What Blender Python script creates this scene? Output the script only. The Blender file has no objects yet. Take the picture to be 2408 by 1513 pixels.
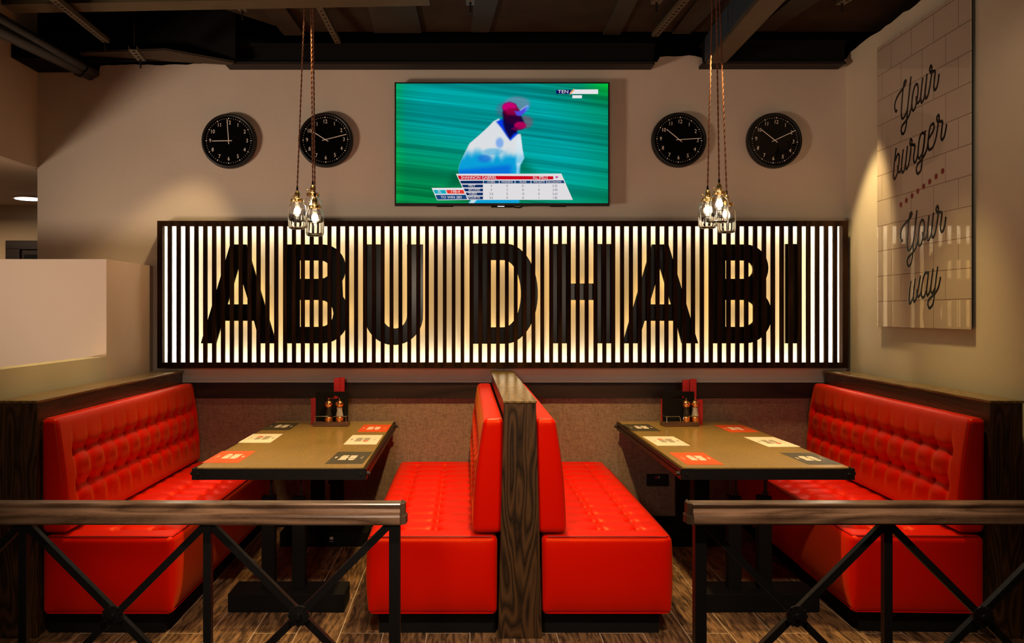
import bpy, bmesh, math, random
import numpy as np
from mathutils import Vector, Matrix
random.seed(7)
C = bpy.context.scene.collection
PI = math.pi
# ------------------------------------------------------------------ camera
F = 2000.0; VX = 1095.0; VY = 735.0; H = 1.6
cam = bpy.data.cameras.new('camera'); co = bpy.data.objects.new('camera', cam); C.objects.link(co)
cam.sensor_width = 36; cam.lens = 36*F/2408; cam.shift_x = (1204-VX)/2408; cam.shift_y = -(756.5-VY)/2408
cam.clip_start = .05
co.location = (0, 0, H); co.rotation_euler = (PI/2, 0, 0)
bpy.context.scene.camera = co
vs = bpy.context.scene.view_settings
vs.view_transform = 'Standard'; vs.look = 'None'; vs.gamma = 1; vs.use_curve_mapping = False; vs.exposure = 0.0
# ------------------------------------------------------------------ world and lights
w = bpy.data.worlds.new('world'); bpy.context.scene.world = w; w.use_nodes = True
w.node_tree.nodes['Background'].inputs[0].default_value = (1, .84, .68, 1)
w.node_tree.nodes['Background'].inputs[1].default_value = .010

def aim(o, t):
    o.rotation_euler = (Vector(t)-o.location).to_track_quat('-Z', 'Y').to_euler()
def spot(name, loc, target, power, angle, col, size=.06, blend=.8):
    l = bpy.data.lights.new(name, 'SPOT'); l.energy = power; l.spot_size = math.radians(angle); l.spot_blend = blend
    l.color = col; l.shadow_soft_size = size
    o = bpy.data.objects.new(name, l); C.objects.link(o); o.location = loc; aim(o, target); return o
def area(name, loc, target, power, sx, sy, col):
    l = bpy.data.lights.new(name, 'AREA'); l.shape = 'RECTANGLE'; l.size = sx; l.size_y = sy; l.energy = power; l.color = col
    o = bpy.data.objects.new(name, l); C.objects.link(o); o.location = loc; aim(o, target); return o
WARM = (1, .68, .26); NEUT = (1, .74, .52)
spot('ceiling_spot', (.27, 4.9, 3.4), (.27, 4.95, 0), 370, 79, WARM, .06, .4)
spot('ceiling_spot', (-1.82, 4.6, 3.2), (-1.84, 4.9, .3), 175, 60, WARM, .06, 1)
spot('ceiling_spot', (2.22, 4.6, 3.2), (2.28, 4.9, .3), 165, 60, WARM, .06, 1)
spot('ceiling_spot', (-1.0, 5.15, 3.4), (-1.05, 5.5, .5), 75, 64, WARM, .05, .8)
spot('ceiling_spot', (1.5, 5.1, 3.15), (1.6, 5.5, .5), 54, 64, WARM, .05, .8)
spot('front_fill', (-.6, .2, 2.0), (-.45, 6.3, 1.1), 115, 66, (1, .77, .57), .2, 1)  # added frontal fill for the ledge, fabric and bench fronts, no real lamp
spot('front_spot', (-.5, 1.9, 3.4), (-.45, 4.15, .15), 260, 54, NEUT, .08, .7)
spot('front_spot', (.95, 1.9, 3.4), (.95, 4.15, .15), 260, 54, NEUT, .08, .7)
spot('wall_washer', (2.42, 5.72, 3.3), (2.84, 6.02, 1.5), 135, 44, (1, .70, .32), .04, .6)
spot('wall_washer', (-1.75, 5.85, 3.35), (-2.30, 6.05, 1.4), 60, 58, (1, .70, .34), .04, .5)
spot('wall_washer', (1.7, 3.5, 3.3), (2.80, 4.3, 2.4), 14, 60, (1, .76, .50), .06, 1)
spot('shopfront_light', (-5.35, 2.0, .90), (-.3, 6.3, 2.9), 640, 60, (1, .77, .57), .5, 1)
spot('front_fill', (1.6, .6, 1.9), (1.9, 6.3, 2.8), 90, 58, (1, .77, .57), .6, .9)  # added camera-side fill that brightens the upper back wall
area('corridor_light', (-4.6, 7.6, 2.5), (-4.6, 7.7, 0), 14, .5, .5, (1, .75, .5))

# ------------------------------------------------------------------ pixel helpers (photo frame 2408x1513)
def X(px, D): return (px-VX)*D/F
def Z(py, D): return H-(py-VY)*D/F
def P(px, py, D): return Vector((X(px, D), D, Z(py, D)))

# ------------------------------------------------------------------ materials
def s2l(c):
    return tuple((v/255/12.92 if v/255 <= .04045 else ((v/255+.055)/1.055)**2.4) for v in c)
def newmat(name):
    m = bpy.data.materials.new(name); m.use_nodes = True
    return m, m.node_tree, m.node_tree.nodes['Principled BSDF']
def mat(name, col, rough=.5, metal=0, spec=.5, bump=0, bscale=60, var=0, vscale=3, coat=0):
    m, nt, b = newmat(name)
    b.inputs['Base Color'].default_value = (*col, 1); b.inputs['Roughness'].default_value = rough
    b.inputs['Metallic'].default_value = metal; b.inputs['Specular IOR Level'].default_value = spec
    if coat: b.inputs['Coat Weight'].default_value = coat; b.inputs['Coat Roughness'].default_value = .05
    tc = nt.nodes.new('ShaderNodeTexCoord')
    if var:
        n = nt.nodes.new('ShaderNodeTexNoise'); n.inputs['Scale'].default_value = vscale; n.inputs['Detail'].default_value = 5
        nt.links.new(tc.outputs['Object'], n.inputs['Vector'])
        r = nt.nodes.new('ShaderNodeValToRGB')
        r.color_ramp.elements[0].position = .3; r.color_ramp.elements[1].position = .7
        r.color_ramp.elements[0].color = (*[c*(1-var) for c in col], 1); r.color_ramp.elements[1].color = (*[min(1, c*(1+var)) for c in col], 1)
        nt.links.new(n.outputs['Fac'], r.inputs['Fac']); nt.links.new(r.outputs['Color'], b.inputs['Base Color'])
    if bump:
        n2 = nt.nodes.new('ShaderNodeTexNoise'); n2.inputs['Scale'].default_value = bscale; n2.inputs['Detail'].default_value = 4
        nt.links.new(tc.outputs['Object'], n2.inputs['Vector'])
        bp = nt.nodes.new('ShaderNodeBump'); bp.inputs['Strength'].default_value = bump; bp.inputs['Distance'].default_value = .01
        nt.links.new(n2.outputs['Fac'], bp.inputs['Height']); nt.links.new(bp.outputs['Normal'], b.inputs['Normal'])
    return m
def wood(name, dark, light, axis='Z', rough=.35, cath=True, scale=1.0, coat=.2, spec=.25):
    """oak: long rings stretched along axis, plus fine pores"""
    m, nt, b = newmat(name); N = nt.nodes; L = nt.links
    tc = N.new('ShaderNodeTexCoord'); mp = N.new('ShaderNodeMapping')
    st = {'X': (.12, 1, 1), 'Y': (1, .12, 1), 'Z': (1, 1, .12)}[axis]
    mp.inputs['Scale'].default_value = tuple(s*scale for s in st); L.new(tc.outputs['Object'], mp.inputs['Vector'])
    n0 = N.new('ShaderNodeTexNoise'); n0.inputs['Scale'].default_value = 5; n0.inputs['Detail'].default_value = 1.5
    L.new(mp.outputs[0], n0.inputs['Vector'])
    mul = N.new('ShaderNodeMath'); mul.operation = 'MULTIPLY'; mul.inputs[1].default_value = 20 if cath else 7
    L.new(n0.outputs['Fac'], mul.inputs[0])
    fr = N.new('ShaderNodeMath'); fr.operation = 'PINGPONG'; fr.inputs[1].default_value = .5; L.new(mul.outputs[0], fr.inputs[0])
    mp2 = N.new('ShaderNodeMapping'); mp2.inputs['Scale'].default_value = tuple(s*scale*a for s, a in zip(st, (1, 1, 1)))
    L.new(tc.outputs['Object'], mp2.inputs['Vector'])
    n1 = N.new('ShaderNodeTexNoise'); n1.inputs['Scale'].default_value = 170; n1.inputs['Detail'].default_value = 3
    L.new(mp2.outputs[0], n1.inputs['Vector'])
    mx = N.new('ShaderNodeMix'); mx.data_type = 'FLOAT'; mx.inputs[0].default_value = .45
    mr = N.new('ShaderNodeMapRange'); mr.inputs[2].default_value = .5; L.new(fr.outputs[0], mr.inputs[0]); mr.inputs[1].default_value = 0; mr.inputs[3].default_value = 0; mr.inputs[4].default_value = 1
    L.new(mr.outputs[0], mx.inputs[2]); L.new(n1.outputs['Fac'], mx.inputs[3])
    r = N.new('ShaderNodeValToRGB'); r.color_ramp.elements[0].position = .2; r.color_ramp.elements[1].position = .75
    r.color_ramp.elements[0].color = (*dark, 1); r.color_ramp.elements[1].color = (*light, 1)
    L.new(mx.outputs[0], r.inputs['Fac']); L.new(r.outputs['Color'], b.inputs['Base Color'])
    b.inputs['Specular IOR Level'].default_value = spec
    b.inputs['Roughness'].default_value = rough; b.inputs['Coat Weight'].default_value = coat; b.inputs['Coat Roughness'].default_value = .22
    bp = N.new('ShaderNodeBump'); bp.inputs['Strength'].default_value = .15; bp.inputs['Distance'].default_value = .004
    L.new(mx.outputs[0], bp.inputs['Height']); L.new(bp.outputs['Normal'], b.inputs['Normal'])
    return m
def emit(name, col, s=1.0):
    m = bpy.data.materials.new(name); m.use_nodes = True; nt = m.node_tree
    for n in list(nt.nodes): nt.nodes.remove(n)
    e = nt.nodes.new('ShaderNodeEmission'); o = nt.nodes.new('ShaderNodeOutputMaterial')
    e.inputs[0].default_value = (*col, 1); e.inputs[1].default_value = s; nt.links.new(e.outputs[0], o.inputs[0]); return m

M_wall = mat('wall_plaster', (.62, .52, .43), .75, spec=.3, bump=.12, bscale=28, var=.05, vscale=1.6)
M_wallr = mat('wall_plaster_cream', (.66, .59, .45), .7, spec=.3, bump=.1, bscale=28, var=.04, vscale=1.6)
M_white = mat('white_plaster', (.74, .58, .46), .6, spec=.3, bump=.05, bscale=20)
M_brown = mat('soffit_brown', (.42, .30, .2), .8)
M_ledge = mat('ledge_plaster', (.88, .78, .72), .6, bump=.25, bscale=60)
M_oak = wood('dark_oak', (.010, .005, .002), (.082, .039, .014), 'Z', .45, scale=1.7, coat=.03)
M_oakY = wood('dark_oak_cap', (.09, .052, .014), (.24, .14, .036), 'Y', .32, coat=.6)
M_oakX = wood('dark_oak_rail', (.012, .006, .005), (.03, .016, .012), 'X', .5, cath=False, coat=0)
M_table = wood('table_oak', (.31, .195, .048), (.40, .25, .064), 'Y', .36, coat=1, scale=2.3)
M_slat = wood('slat_walnut', (.009, .0035, .0015), (.024, .010, .004), 'Z', .8, cath=False, coat=0, spec=.06)
M_rail = wood('handrail_ash', (.10, .052, .028), (.30, .175, .105), 'X', .3, cath=False, scale=2.2, coat=.7)
M_caddyw = wood('caddy_wood', (.05, .02, .01), (.12, .055, .03), 'X', .5, cath=False)
M_black = mat('black_metal', (.007, .006, .006), .45, spec=.35)
M_blackm = mat('black_matte', (.005, .0045, .004), .75, spec=.15)
M_void = mat('black_paint', (.006, .005, .005), .85, spec=.15)
M_steel = mat('painted_beam', (.012, .008, .007), .6, spec=.3)
M_steelb = mat('brown_flange', (.06, .042, .028), .6, spec=.3)
M_olive = mat('primed_beam', (.085, .062, .028), .6, spec=.3, var=.12, vscale=8)
M_conc = mat('raw_concrete', (.034, .021, .0105), .9, spec=.2, bump=.4, bscale=14, var=.25, vscale=4)
M_deck = mat('deck_metal', (.05, .032, .022), .7, spec=.3, var=.25, vscale=3)
M_deck2 = mat('deck_rib', (.038, .030, .021), .6, spec=.3, var=.2, vscale=4)
M_zinc = mat('strut_zinc', (.10, .075, .04), .5, metal=.2)
M_red = mat('red_leather', (.64, .003, .0003), .40, spec=.5, bump=.06, bscale=140)
M_red.node_tree.nodes['Principled BSDF'].inputs['Specular Tint'].default_value = (1, .30, .05, 1)
_b = M_red.node_tree.nodes['Principled BSDF']; _b.inputs['Sheen Weight'].default_value = .16; _b.inputs['Sheen Roughness'].default_value = .45; _b.inputs['Sheen Tint'].default_value = (1, .40, .06, 1)
M_red2 = mat('red_piping', (.30, .004, .003), .45)
M_redp = mat('red_paper', (.50, .004, .006), .5)
M_gold = mat('brass', (.75, .52, .22), .3, metal=1)
M_copper = mat('copper', (.85, .38, .17), .22, metal=1)
M_chrome = mat('chrome', (.6, .58, .55), .2, metal=1)
M_salt = mat('salt', (.85, .78, .74), .8)
M_pepper = mat('pepper', (.03, .02, .015), .7, bump=.5, bscale=400)
M_cord = mat('brown_cord', (.16, .05, .02), .7)
M_face = mat('clock_face', (.003, .003, .003), .04, spec=.5)
M_mark = mat('clock_white', (.95, .85, .74), .6)
M_letter = mat('letter_black', (.005, .003, .002), .22, spec=.25)
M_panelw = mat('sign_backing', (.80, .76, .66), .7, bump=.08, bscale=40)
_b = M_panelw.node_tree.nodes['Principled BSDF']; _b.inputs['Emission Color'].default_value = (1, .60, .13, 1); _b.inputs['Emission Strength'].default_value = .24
M_ink = mat('print_white', (.75, .62, .52), .7)
M_inkg = mat('print_grey', (.30, .24, .17), .7)
M_inkr = mat('print_red', (.60, .06, .03), .6)
M_matr = mat('placemat_red', (.74, .085, .012), .5)
M_matw = mat('placemat_white', (.78, .68, .56), .5)
M_matk = mat('placemat_dark', (.055, .045, .025), .45)
M_socket = mat('socket_grey', (.3, .28, .26), .4)

def glassmat(name, col=(1, 1, 1), rough=0):
    m, nt, b = newmat(name)
    b.inputs['Base Color'].default_value = (*col, 1); b.inputs['Roughness'].default_value = rough
    b.inputs['Transmission Weight'].default_value = 1; b.inputs['IOR'].default_value = 1.45
    return m
M_glass = glassmat('clear_glass')
M_cglass, nt, b = newmat('clock_glass')   # thin lens over the face
b.inputs['Base Color'].default_value = (1, 1, 1, 1); b.inputs['Transmission Weight'].default_value = 1; b.inputs['IOR'].default_value = 1.3; b.inputs['Roughness'].default_value = .0

# fabric wall
M_fabric, nt, b = newmat('woven_fabric')
tc = nt.nodes.new('ShaderNodeTexCoord'); outs = []
for sc in ((30, 30, 420), (480, 480, 30)):
    mp = nt.nodes.new('ShaderNodeMapping'); mp.inputs['Scale'].default_value = sc; nt.links.new(tc.outputs['Object'], mp.inputs['Vector'])
    n = nt.nodes.new('ShaderNodeTexNoise'); n.inputs['Scale'].default_value = 1; n.inputs['Detail'].default_value = 3
    nt.links.new(mp.outputs[0], n.inputs['Vector']); outs.append(n)
mx = nt.nodes.new('ShaderNodeMath'); mx.operation = 'ADD'
nt.links.new(outs[0].outputs['Fac'], mx.inputs[0]); nt.links.new(outs[1].outputs['Fac'], mx.inputs[1])
r = nt.nodes.new('ShaderNodeValToRGB'); r.color_ramp.elements[0].position = .38; r.color_ramp.elements[1].position = .64
hv = nt.nodes.new('ShaderNodeMath'); hv.operation = 'MULTIPLY'; hv.inputs[1].default_value = .5
nt.links.new(mx.outputs[0], hv.inputs[0]); nt.links.new(hv.outputs[0], r.inputs['Fac'])
r.color_ramp.elements[0].color = (.165, .10, .074, 1); r.color_ramp.elements[1].color = (.365, .25, .188, 1)
nt.links.new(r.outputs['Color'], b.inputs['Base Color']); b.inputs['Roughness'].default_value = .9; b.inputs['Specular IOR Level'].default_value = .15

# floor: wood-look planks running away from the camera
M_floor, nt, b = newmat('plank_tiles'); N = nt.nodes; L = nt.links
tc = N.new('ShaderNodeTexCoord'); sep = N.new('ShaderNodeSeparateXYZ'); L.new(tc.outputs['Object'], sep.inputs[0])
cmb = N.new('ShaderNodeCombineXYZ')
ax = N.new('ShaderNodeMath'); ax.operation = 'ADD'; ax.inputs[1].default_value = -4.238+1.035*10; L.new(sep.outputs['Y'], ax.inputs[0])
ay = N.new('ShaderNodeMath'); ay.operation = 'ADD'; ay.inputs[1].default_value = .41+.2155*40; L.new(sep.outputs['X'], ay.inputs[0])
L.new(ax.outputs[0], cmb.inputs['X']); L.new(ay.outputs[0], cmb.inputs['Y'])
bk = N.new('ShaderNodeTexBrick'); bk.offset = .5; bk.inputs['Scale'].default_value = 1; bk.inputs['Brick Width'].default_value = 1.035; bk.inputs['Row Height'].default_value = .2155
bk.inputs['Mortar Size'].default_value = .0022; bk.inputs['Mortar Smooth'].default_value = .1; bk.inputs['Color1'].default_value = (0, 0, 0, 1); bk.inputs['Color2'].default_value = (1, 1, 1, 1)
bk.inputs['Bias'].default_value = 0
L.new(cmb.outputs[0], bk.inputs['Vector'])
mp = N.new('ShaderNodeMapping'); mp.inputs['Scale'].default_value = (48, 5.5, 1)
ofs = N.new('ShaderNodeVectorMath'); ofs.operation = 'SCALE'; ofs.inputs['Scale'].default_value = 13
L.new(bk.outputs['Color'], ofs.inputs[0])
ad = N.new('ShaderNodeVectorMath'); ad.operation = 'ADD'; L.new(tc.outputs['Object'], ad.inputs[0]); L.new(ofs.outputs[0], ad.inputs[1]); L.new(ad.outputs[0], mp.inputs['Vector'])
n1 = N.new('ShaderNodeTexNoise'); n1.inputs['Scale'].default_value = 1; n1.inputs['Detail'].default_value = 8; n1.inputs['Roughness'].default_value = .65; n1.inputs['Distortion'].default_value = .6
L.new(mp.outputs[0], n1.inputs['Vector'])
r = N.new('ShaderNodeValToRGB'); cr = r.color_ramp
cr.elements[0].position = .36; cr.elements[0].color = (.030, .016, .008, 1); cr.elements[1].position = .64; cr.elements[1].color = (.29, .155, .070, 1)
e = cr.elements.new(.46); e.color = (.095, .050, .024, 1); e = cr.elements.new(.53); e.color = (.185, .10, .045, 1)
L.new(n1.outputs['Fac'], r.inputs['Fac'])
mxc = N.new('ShaderNodeMix'); mxc.data_type = 'RGBA'; L.new(bk.outputs['Fac'], mxc.inputs[0]); L.new(r.outputs['Color'], mxc.inputs[6]); mxc.inputs[7].default_value = (.50, .38, .27, 1)
L.new(mxc.outputs[2], b.inputs['Base Color']); b.inputs['Roughness'].default_value = .45
bp = N.new('ShaderNodeBump'); bp.inputs['Strength'].default_value = .2; bp.inputs['Distance'].default_value = .005; L.new(n1.outputs['Fac'], bp.inputs['Height']); L.new(bp.outputs['Normal'], b.inputs['Normal'])

# poster: printed white brick tiles behind gloss. object x runs toward the wall end (local), z up
M_poster, nt, b = newmat('poster_tiles'); N = nt.nodes; L = nt.links
tc = N.new('ShaderNodeTexCoord'); sep = N.new('ShaderNodeSeparateXYZ'); L.new(tc.outputs['Object'], sep.inputs[0])
cmb = N.new('ShaderNodeCombineXYZ')
a1 = N.new('ShaderNodeMath'); a1.operation = 'ADD'; a1.inputs[1].default_value = -(4.783-4.66)+.267*.5+.267*10; L.new(sep.outputs['Y'], a1.inputs[0])
a2 = N.new('ShaderNodeMath'); a2.operation = 'ADD'; a2.inputs[1].default_value = .17*10; L.new(sep.outputs['Z'], a2.inputs[0])
L.new(a1.outputs[0], cmb.inputs['X']); L.new(a2.outputs[0], cmb.inputs['Y'])
bk = N.new('ShaderNodeTexBrick'); bk.offset = .5; bk.inputs['Scale'].default_value = 1; bk.inputs['Brick Width'].default_value = .267; bk.inputs['Row Height'].default_value = .17
bk.inputs['Mortar Size'].default_value = .0022; bk.inputs['Mortar Smooth'].default_value = .3
bk.inputs['Color1'].default_value = (.52, .44, .34, 1); bk.inputs['Color2'].default_value = (.56, .47, .37, 1); bk.inputs['Mortar'].default_value = (.16, .095, .06, 1)
L.new(cmb.outputs[0], bk.inputs['Vector']); L.new(bk.outputs['Color'], b.inputs['Base Color'])
b.inputs['Roughness'].default_value = .5; b.inputs['Coat Weight'].default_value = 1; b.inputs['Coat Roughness'].default_value = .01; b.inputs['Coat IOR'].default_value = 1.55
b.inputs['Specular IOR Level'].default_value = .1

# ------------------------------------------------------------------ mesh helpers
class MB:
    def __init__(s): s.v = []; s.f = []
    def add(s, vs, fs):
        n = len(s.v); s.v += [tuple(v) for v in vs]; s.f += [tuple(i+n for i in f) for f in fs]; return s
    def box(s, x0, x1, y0, y1, z0, z1):
        x0, x1 = min(x0, x1), max(x0, x1); y0, y1 = min(y0, y1), max(y0, y1); z0, z1 = min(z0, z1), max(z0, z1)
        return s.add([(x0, y0, z0), (x1, y0, z0), (x1, y1, z0), (x0, y1, z0), (x0, y0, z1), (x1, y0, z1), (x1, y1, z1), (x0, y1, z1)],
                     [(0, 3, 2, 1), (4, 5, 6, 7), (0, 1, 5, 4), (1, 2, 6, 5), (2, 3, 7, 6), (3, 0, 4, 7)])
    def cyl(s, a, b, r, r2=None, n=16, cap=True):
        a = Vector(a); b = Vector(b); r2 = r if r2 is None else r2
        d = (b-a).normalized(); u = d.orthogonal().normalized(); w = d.cross(u)
        vs = []
        for p, rr in ((a, r), (b, r2)):
            for i in range(n):
                t = 2*PI*i/n; vs.append(p+u*math.cos(t)*rr+w*math.sin(t)*rr)
        fs = [(i, (i+1) % n, n+(i+1) % n, n+i) for i in range(n)]
        if cap: fs += [tuple(range(n-1, -1, -1)), tuple(range(n, 2*n))]
        return s.add(vs, fs)
    def lathe(s, prof, c=(0, 0, 0), n=24, close=False):
        """prof: (r,z) list"""
        vs = []; m = len(prof)
        for r, z in prof:
            for i in range(n):
                t = 2*PI*i/n; vs.append((c[0]+r*math.cos(t), c[1]+r*math.sin(t), c[2]+z))
        fs = []
        for j in range(m-1 if not close else m):
            k = (j+1) % m
            for i in range(n): fs.append((j*n+i, j*n+(i+1) % n, k*n+(i+1) % n, k*n+i))
        return s.add(vs, fs)
    def tube(s, pts, r, n=8, cap=True):
        pts = [Vector(p) for p in pts]; m = len(pts); vs = []
        up = Vector((0, 0, 1))
        for i, p in enumerate(pts):
            d = (pts[min(i+1, m-1)]-pts[max(i-1, 0)]).normalized()
            if i == 0: u = d.orthogonal().normalized()
            else: u = (u-d*u.dot(d)).normalized() if (u-d*u.dot(d)).length > 1e-6 else d.orthogonal().normalized()
            w = d.cross(u)
            for k in range(n):
                t = 2*PI*k/n; vs.append(p+u*math.cos(t)*r+w*math.sin(t)*r)
        fs = [(i*n+k, i*n+(k+1) % n, (i+1)*n+(k+1) % n, (i+1)*n+k) for i in range(m-1) for k in range(n)]
        if cap: fs += [tuple(range(n-1, -1, -1)), tuple(range((m-1)*n, m*n))]
        return s.add(vs, fs)
    def bar(s, a, b, w, h, up=(0, 0, 1)):
        """rectangular bar from a to b, w across, h along up"""
        a = Vector(a); b = Vector(b); d = (b-a).normalized(); up = Vector(up)
        sd = d.cross(up).normalized(); u = sd.cross(d).normalized()
        vs = [p+sd*x*w/2+u*y*h/2 for p in (a, b) for x, y in ((-1, -1), (1, -1), (1, 1), (-1, 1))]
        return s.add(vs, [(3, 2, 1, 0), (4, 5, 6, 7), (0, 1, 5, 4), (1, 2, 6, 5), (2, 3, 7, 6), (3, 0, 4, 7)])
    def prism(s, poly, y0, y1, plane='XZ'):
        """polygon (a,b) extruded along the third axis"""
        m = len(poly)
        def q(a, b, t): return {'XZ': (a, t, b), 'XY': (a, b, t), 'YZ': (t, a, b)}[plane]
        vs = [q(a, b, y0) for a, b in poly]+[q(a, b, y1) for a, b in poly]
        return s.add(vs, [tuple(range(m)), tuple(range(2*m-1, m-1, -1))]+[(i+m, (i+1) % m+m, (i+1) % m, i) for i in range(m)])
    def build(s, name, m, parent=None, smooth=False, at=(0, 0, 0), bevel=0, seg=2):
        me = bpy.data.meshes.new(name); me.from_pydata([(v[0]-at[0], v[1]-at[1], v[2]-at[2]) for v in s.v], [], s.f)
        bm = bmesh.new(); bm.from_mesh(me); bmesh.ops.recalc_face_normals(bm, faces=bm.faces)
        if bevel:
            es = [e for e in bm.edges if len(e.link_faces) == 2 and e.calc_face_angle(0) > .6]
            bmesh.ops.bevel(bm, geom=es, offset=bevel, segments=seg, affect='EDGES', profile=.5)
        bm.to_mesh(me); bm.free()
        me.materials.append(m)
        if smooth:
            for p in me.polygons: p.use_smooth = True
            me.set_sharp_from_angle(angle=math.radians(35)) if hasattr(me, 'set_sharp_from_angle') else None
        o = bpy.data.objects.new(name, me); C.objects.link(o)
        if parent: o.parent = parent
        else: o.location = at
        return o
def tag(o, label, cat, group=None):
    o['label'] = label; o['category'] = cat
    if group: o['group'] = group
    return o
def thing(name, label, cat, loc=(0, 0, 0), rz=0, group=None):
    o = bpy.data.objects.new(name, None); C.objects.link(o); o.location = loc; o.rotation_euler = (0, 0, rz)
    o.empty_display_size = .05
    return tag(o, label, cat, group)
def struct(o): o['kind'] = 'structure'; return o
def copy_tree(o, parent=None):
    c = o.copy(); C.objects.link(c); c.parent = parent
    for ch in list(o.children): copy_tree(ch, c)
    return c
_txt = {}
def text_mesh(name, body, m, size, parent, loc, rot=(PI/2, 0, 0), depth=.0005, align='CENTER', sx=1.0):
    cu = bpy.data.curves.new(name, 'FONT'); cu.body = body; cu.size = size; cu.align_x = align; cu.align_y = 'CENTER'; cu.extrude = depth; cu.resolution_u = 3
    t = bpy.data.objects.new(name, cu); C.objects.link(t)
    dg = bpy.context.evaluated_depsgraph_get(); me = bpy.data.meshes.new_from_object(t.evaluated_get(dg))
    bpy.data.objects.remove(t); me.materials.clear(); me.materials.append(m); me.name = name
    o = bpy.data.objects.new(name, me); C.objects.link(o); o.parent = parent; o.location = loc; o.rotation_euler = rot; o.scale = (sx, 1, 1)
    return o
def smoothpts(pts, k=5):
    """Catmull-Rom through 2-D points"""
    pts = [np.array(p, float) for p in pts]; out = []
    for i in range(len(pts)-1):
        p0 = pts[max(i-1, 0)]; p1 = pts[i]; p2 = pts[i+1]; p3 = pts[min(i+2, len(pts)-1)]
        for j in range(k):
            t = j/k; out.append(.5*((2*p1)+(-p0+p2)*t+(2*p0-5*p1+4*p2-p3)*t*t+(-p0+3*p1-3*p2+p3)*t**3))
    out.append(pts[-1]); return out

# ------------------------------------------------------------------ SETTING
WY = 6.37          # back wall plane
XR = 2.85          # right wall at the back
def wr(D): return XR-.03*(6.4-D)
struct(MB().box(-7, 5, 1.2, 9, -.05, 0).build('floor', M_floor))
# back wall with a torn plaster top edge
top = [(-3.222, 3.43)]
def zt(px): return Z(px, WY)
edge = [(88, 155), (100, 163), (150, 161), (175, 159), (205, 178), (230, 180), (236, 155), (300, 152), (380, 154), (470, 150), (540, 150), (600, 158), (640, 152), (900, 150), (1200, 148), (1500, 148), (1545, 146), (1552, 134), (1585, 133), (1620, 130), (1650, 136), (1655, 150), (1700, 146), (1900, 144), (1980, 142), (1992, 138)]
top = []
for i, (px, py) in enumerate(edge):
    top.append((X(px, WY), zt(py)))
    if i < len(edge)-1:
        qx, qy = edge[i+1]; n = max(1, int((qx-px)/14))
        for j in range(1, n):
            t = j/n; top.append((X(px+(qx-px)*t, WY), zt(py+(qy-py)*t+random.uniform(-1.6, 1.6))))
poly = [(XR+.02, 0), (XR+.02, zt(138))]+top[::-1]+[(X(88, WY), 0)]
struct(MB().prism(poly, WY, WY+.2).build('wall_back', M_wall))
struct(MB().box(-8, -1, 8.57, 8.67, 0, 4).build('wall_corridor', mat('corridor_wall', (.50, .36, .22), .8)))
struct(MB().box(-8, X(88, WY)-.03, 2.0, 8.57, 2.68, 2.74).box(X(88, WY), -1, WY+.2, 8.57, 2.68, 2.74).build('ceiling_corridor', M_white))
# upper left side wall over the corridor opening
struct(MB().box(X(88, WY)-.03, X(88, WY), 2.0, WY+.0, 2.68, 3.9).build('wall_upper_left', M_wall))
# low wall and taller block at left
struct(MB().box(-2.44, -2.34, 2.0, 5.54, 0, 1.312).build('wall_left', M_wallr))
struct(MB().box(-7, -2.34, 5.54, WY, 0, 1.947).build('wall_block', M_white))
# right wall, turned by a degree or two
rw = []
pts = [(6.6, 0), (1.5, 0), (1.5, 3.62)]
for k in range(0, 60):
    D = 1.5+(6.3-1.5)*k/59; pts.append((D, 3.53+random.uniform(-.007, .007)))
pts += [(6.36, 3.50), (6.39, 3.46), (6.6, 3.44)]
m = MB(); n = len(pts)
m.add([(wr(D), D, z) for D, z in pts]+[(wr(D)+.15, D, z) for D, z in pts], [tuple(range(n)), tuple(range(2*n-1, n-1, -1))]+[(i+n, (i+1) % n+n, (i+1) % n, i) for i in range(n)])
struct(m.build('wall_right', M_wallr))
# fabric panel, dado rail, sloping plaster ledge, skirting
XL = -2.34
struct(MB().box(XL, XR, 6.345, WY, .08, .975).build('trim_1', M_fabric))
struct(MB().box(XL, XR, 6.32, WY, .961, 1.078).build('trim_2', M_oakX))
struct(MB().prism([(6.33, 1.078), (6.33, 1.086), (6.345, 1.10), (6.369, 1.128), (6.37, 1.078)], XL, XR, 'YZ').build('trim_3', M_ledge))
struct(MB().box(XL, XR, 6.335, WY, 0, .08).build('baseboard_back', M_blackm))
# corridor door (dark frame with darker leaf)
d = struct(MB().box(-4.61, -3.2, 8.52, 8.57, 2.235, 2.32).box(-4.61, -4.47, 8.52, 8.57, 0, 2.24).box(-4.47, -3.2, 8.555, 8.57, 0, 2.24).build('door_1', M_oakX))
MB().box(-4.43, -3.2, 8.53, 8.556, 0, 2.18).build('door_leaf', M_blackm, d)
# ceiling slab with ribbed deck
XD0 = X(690, 6.1)
struct(MB().prism([(X(345, 5.42), 5.30), (X(690, 6.22), 6.24), (3.6, 6.24), (3.6, 1.5), (X(345, 5.42), 1.5)], 3.66, 3.75, 'XY').build('ceiling', M_conc))
struct(MB().box(-7, 3.6, 1.5, 9, 4.3, 4.4).build('ceiling_void', M_void))

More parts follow.
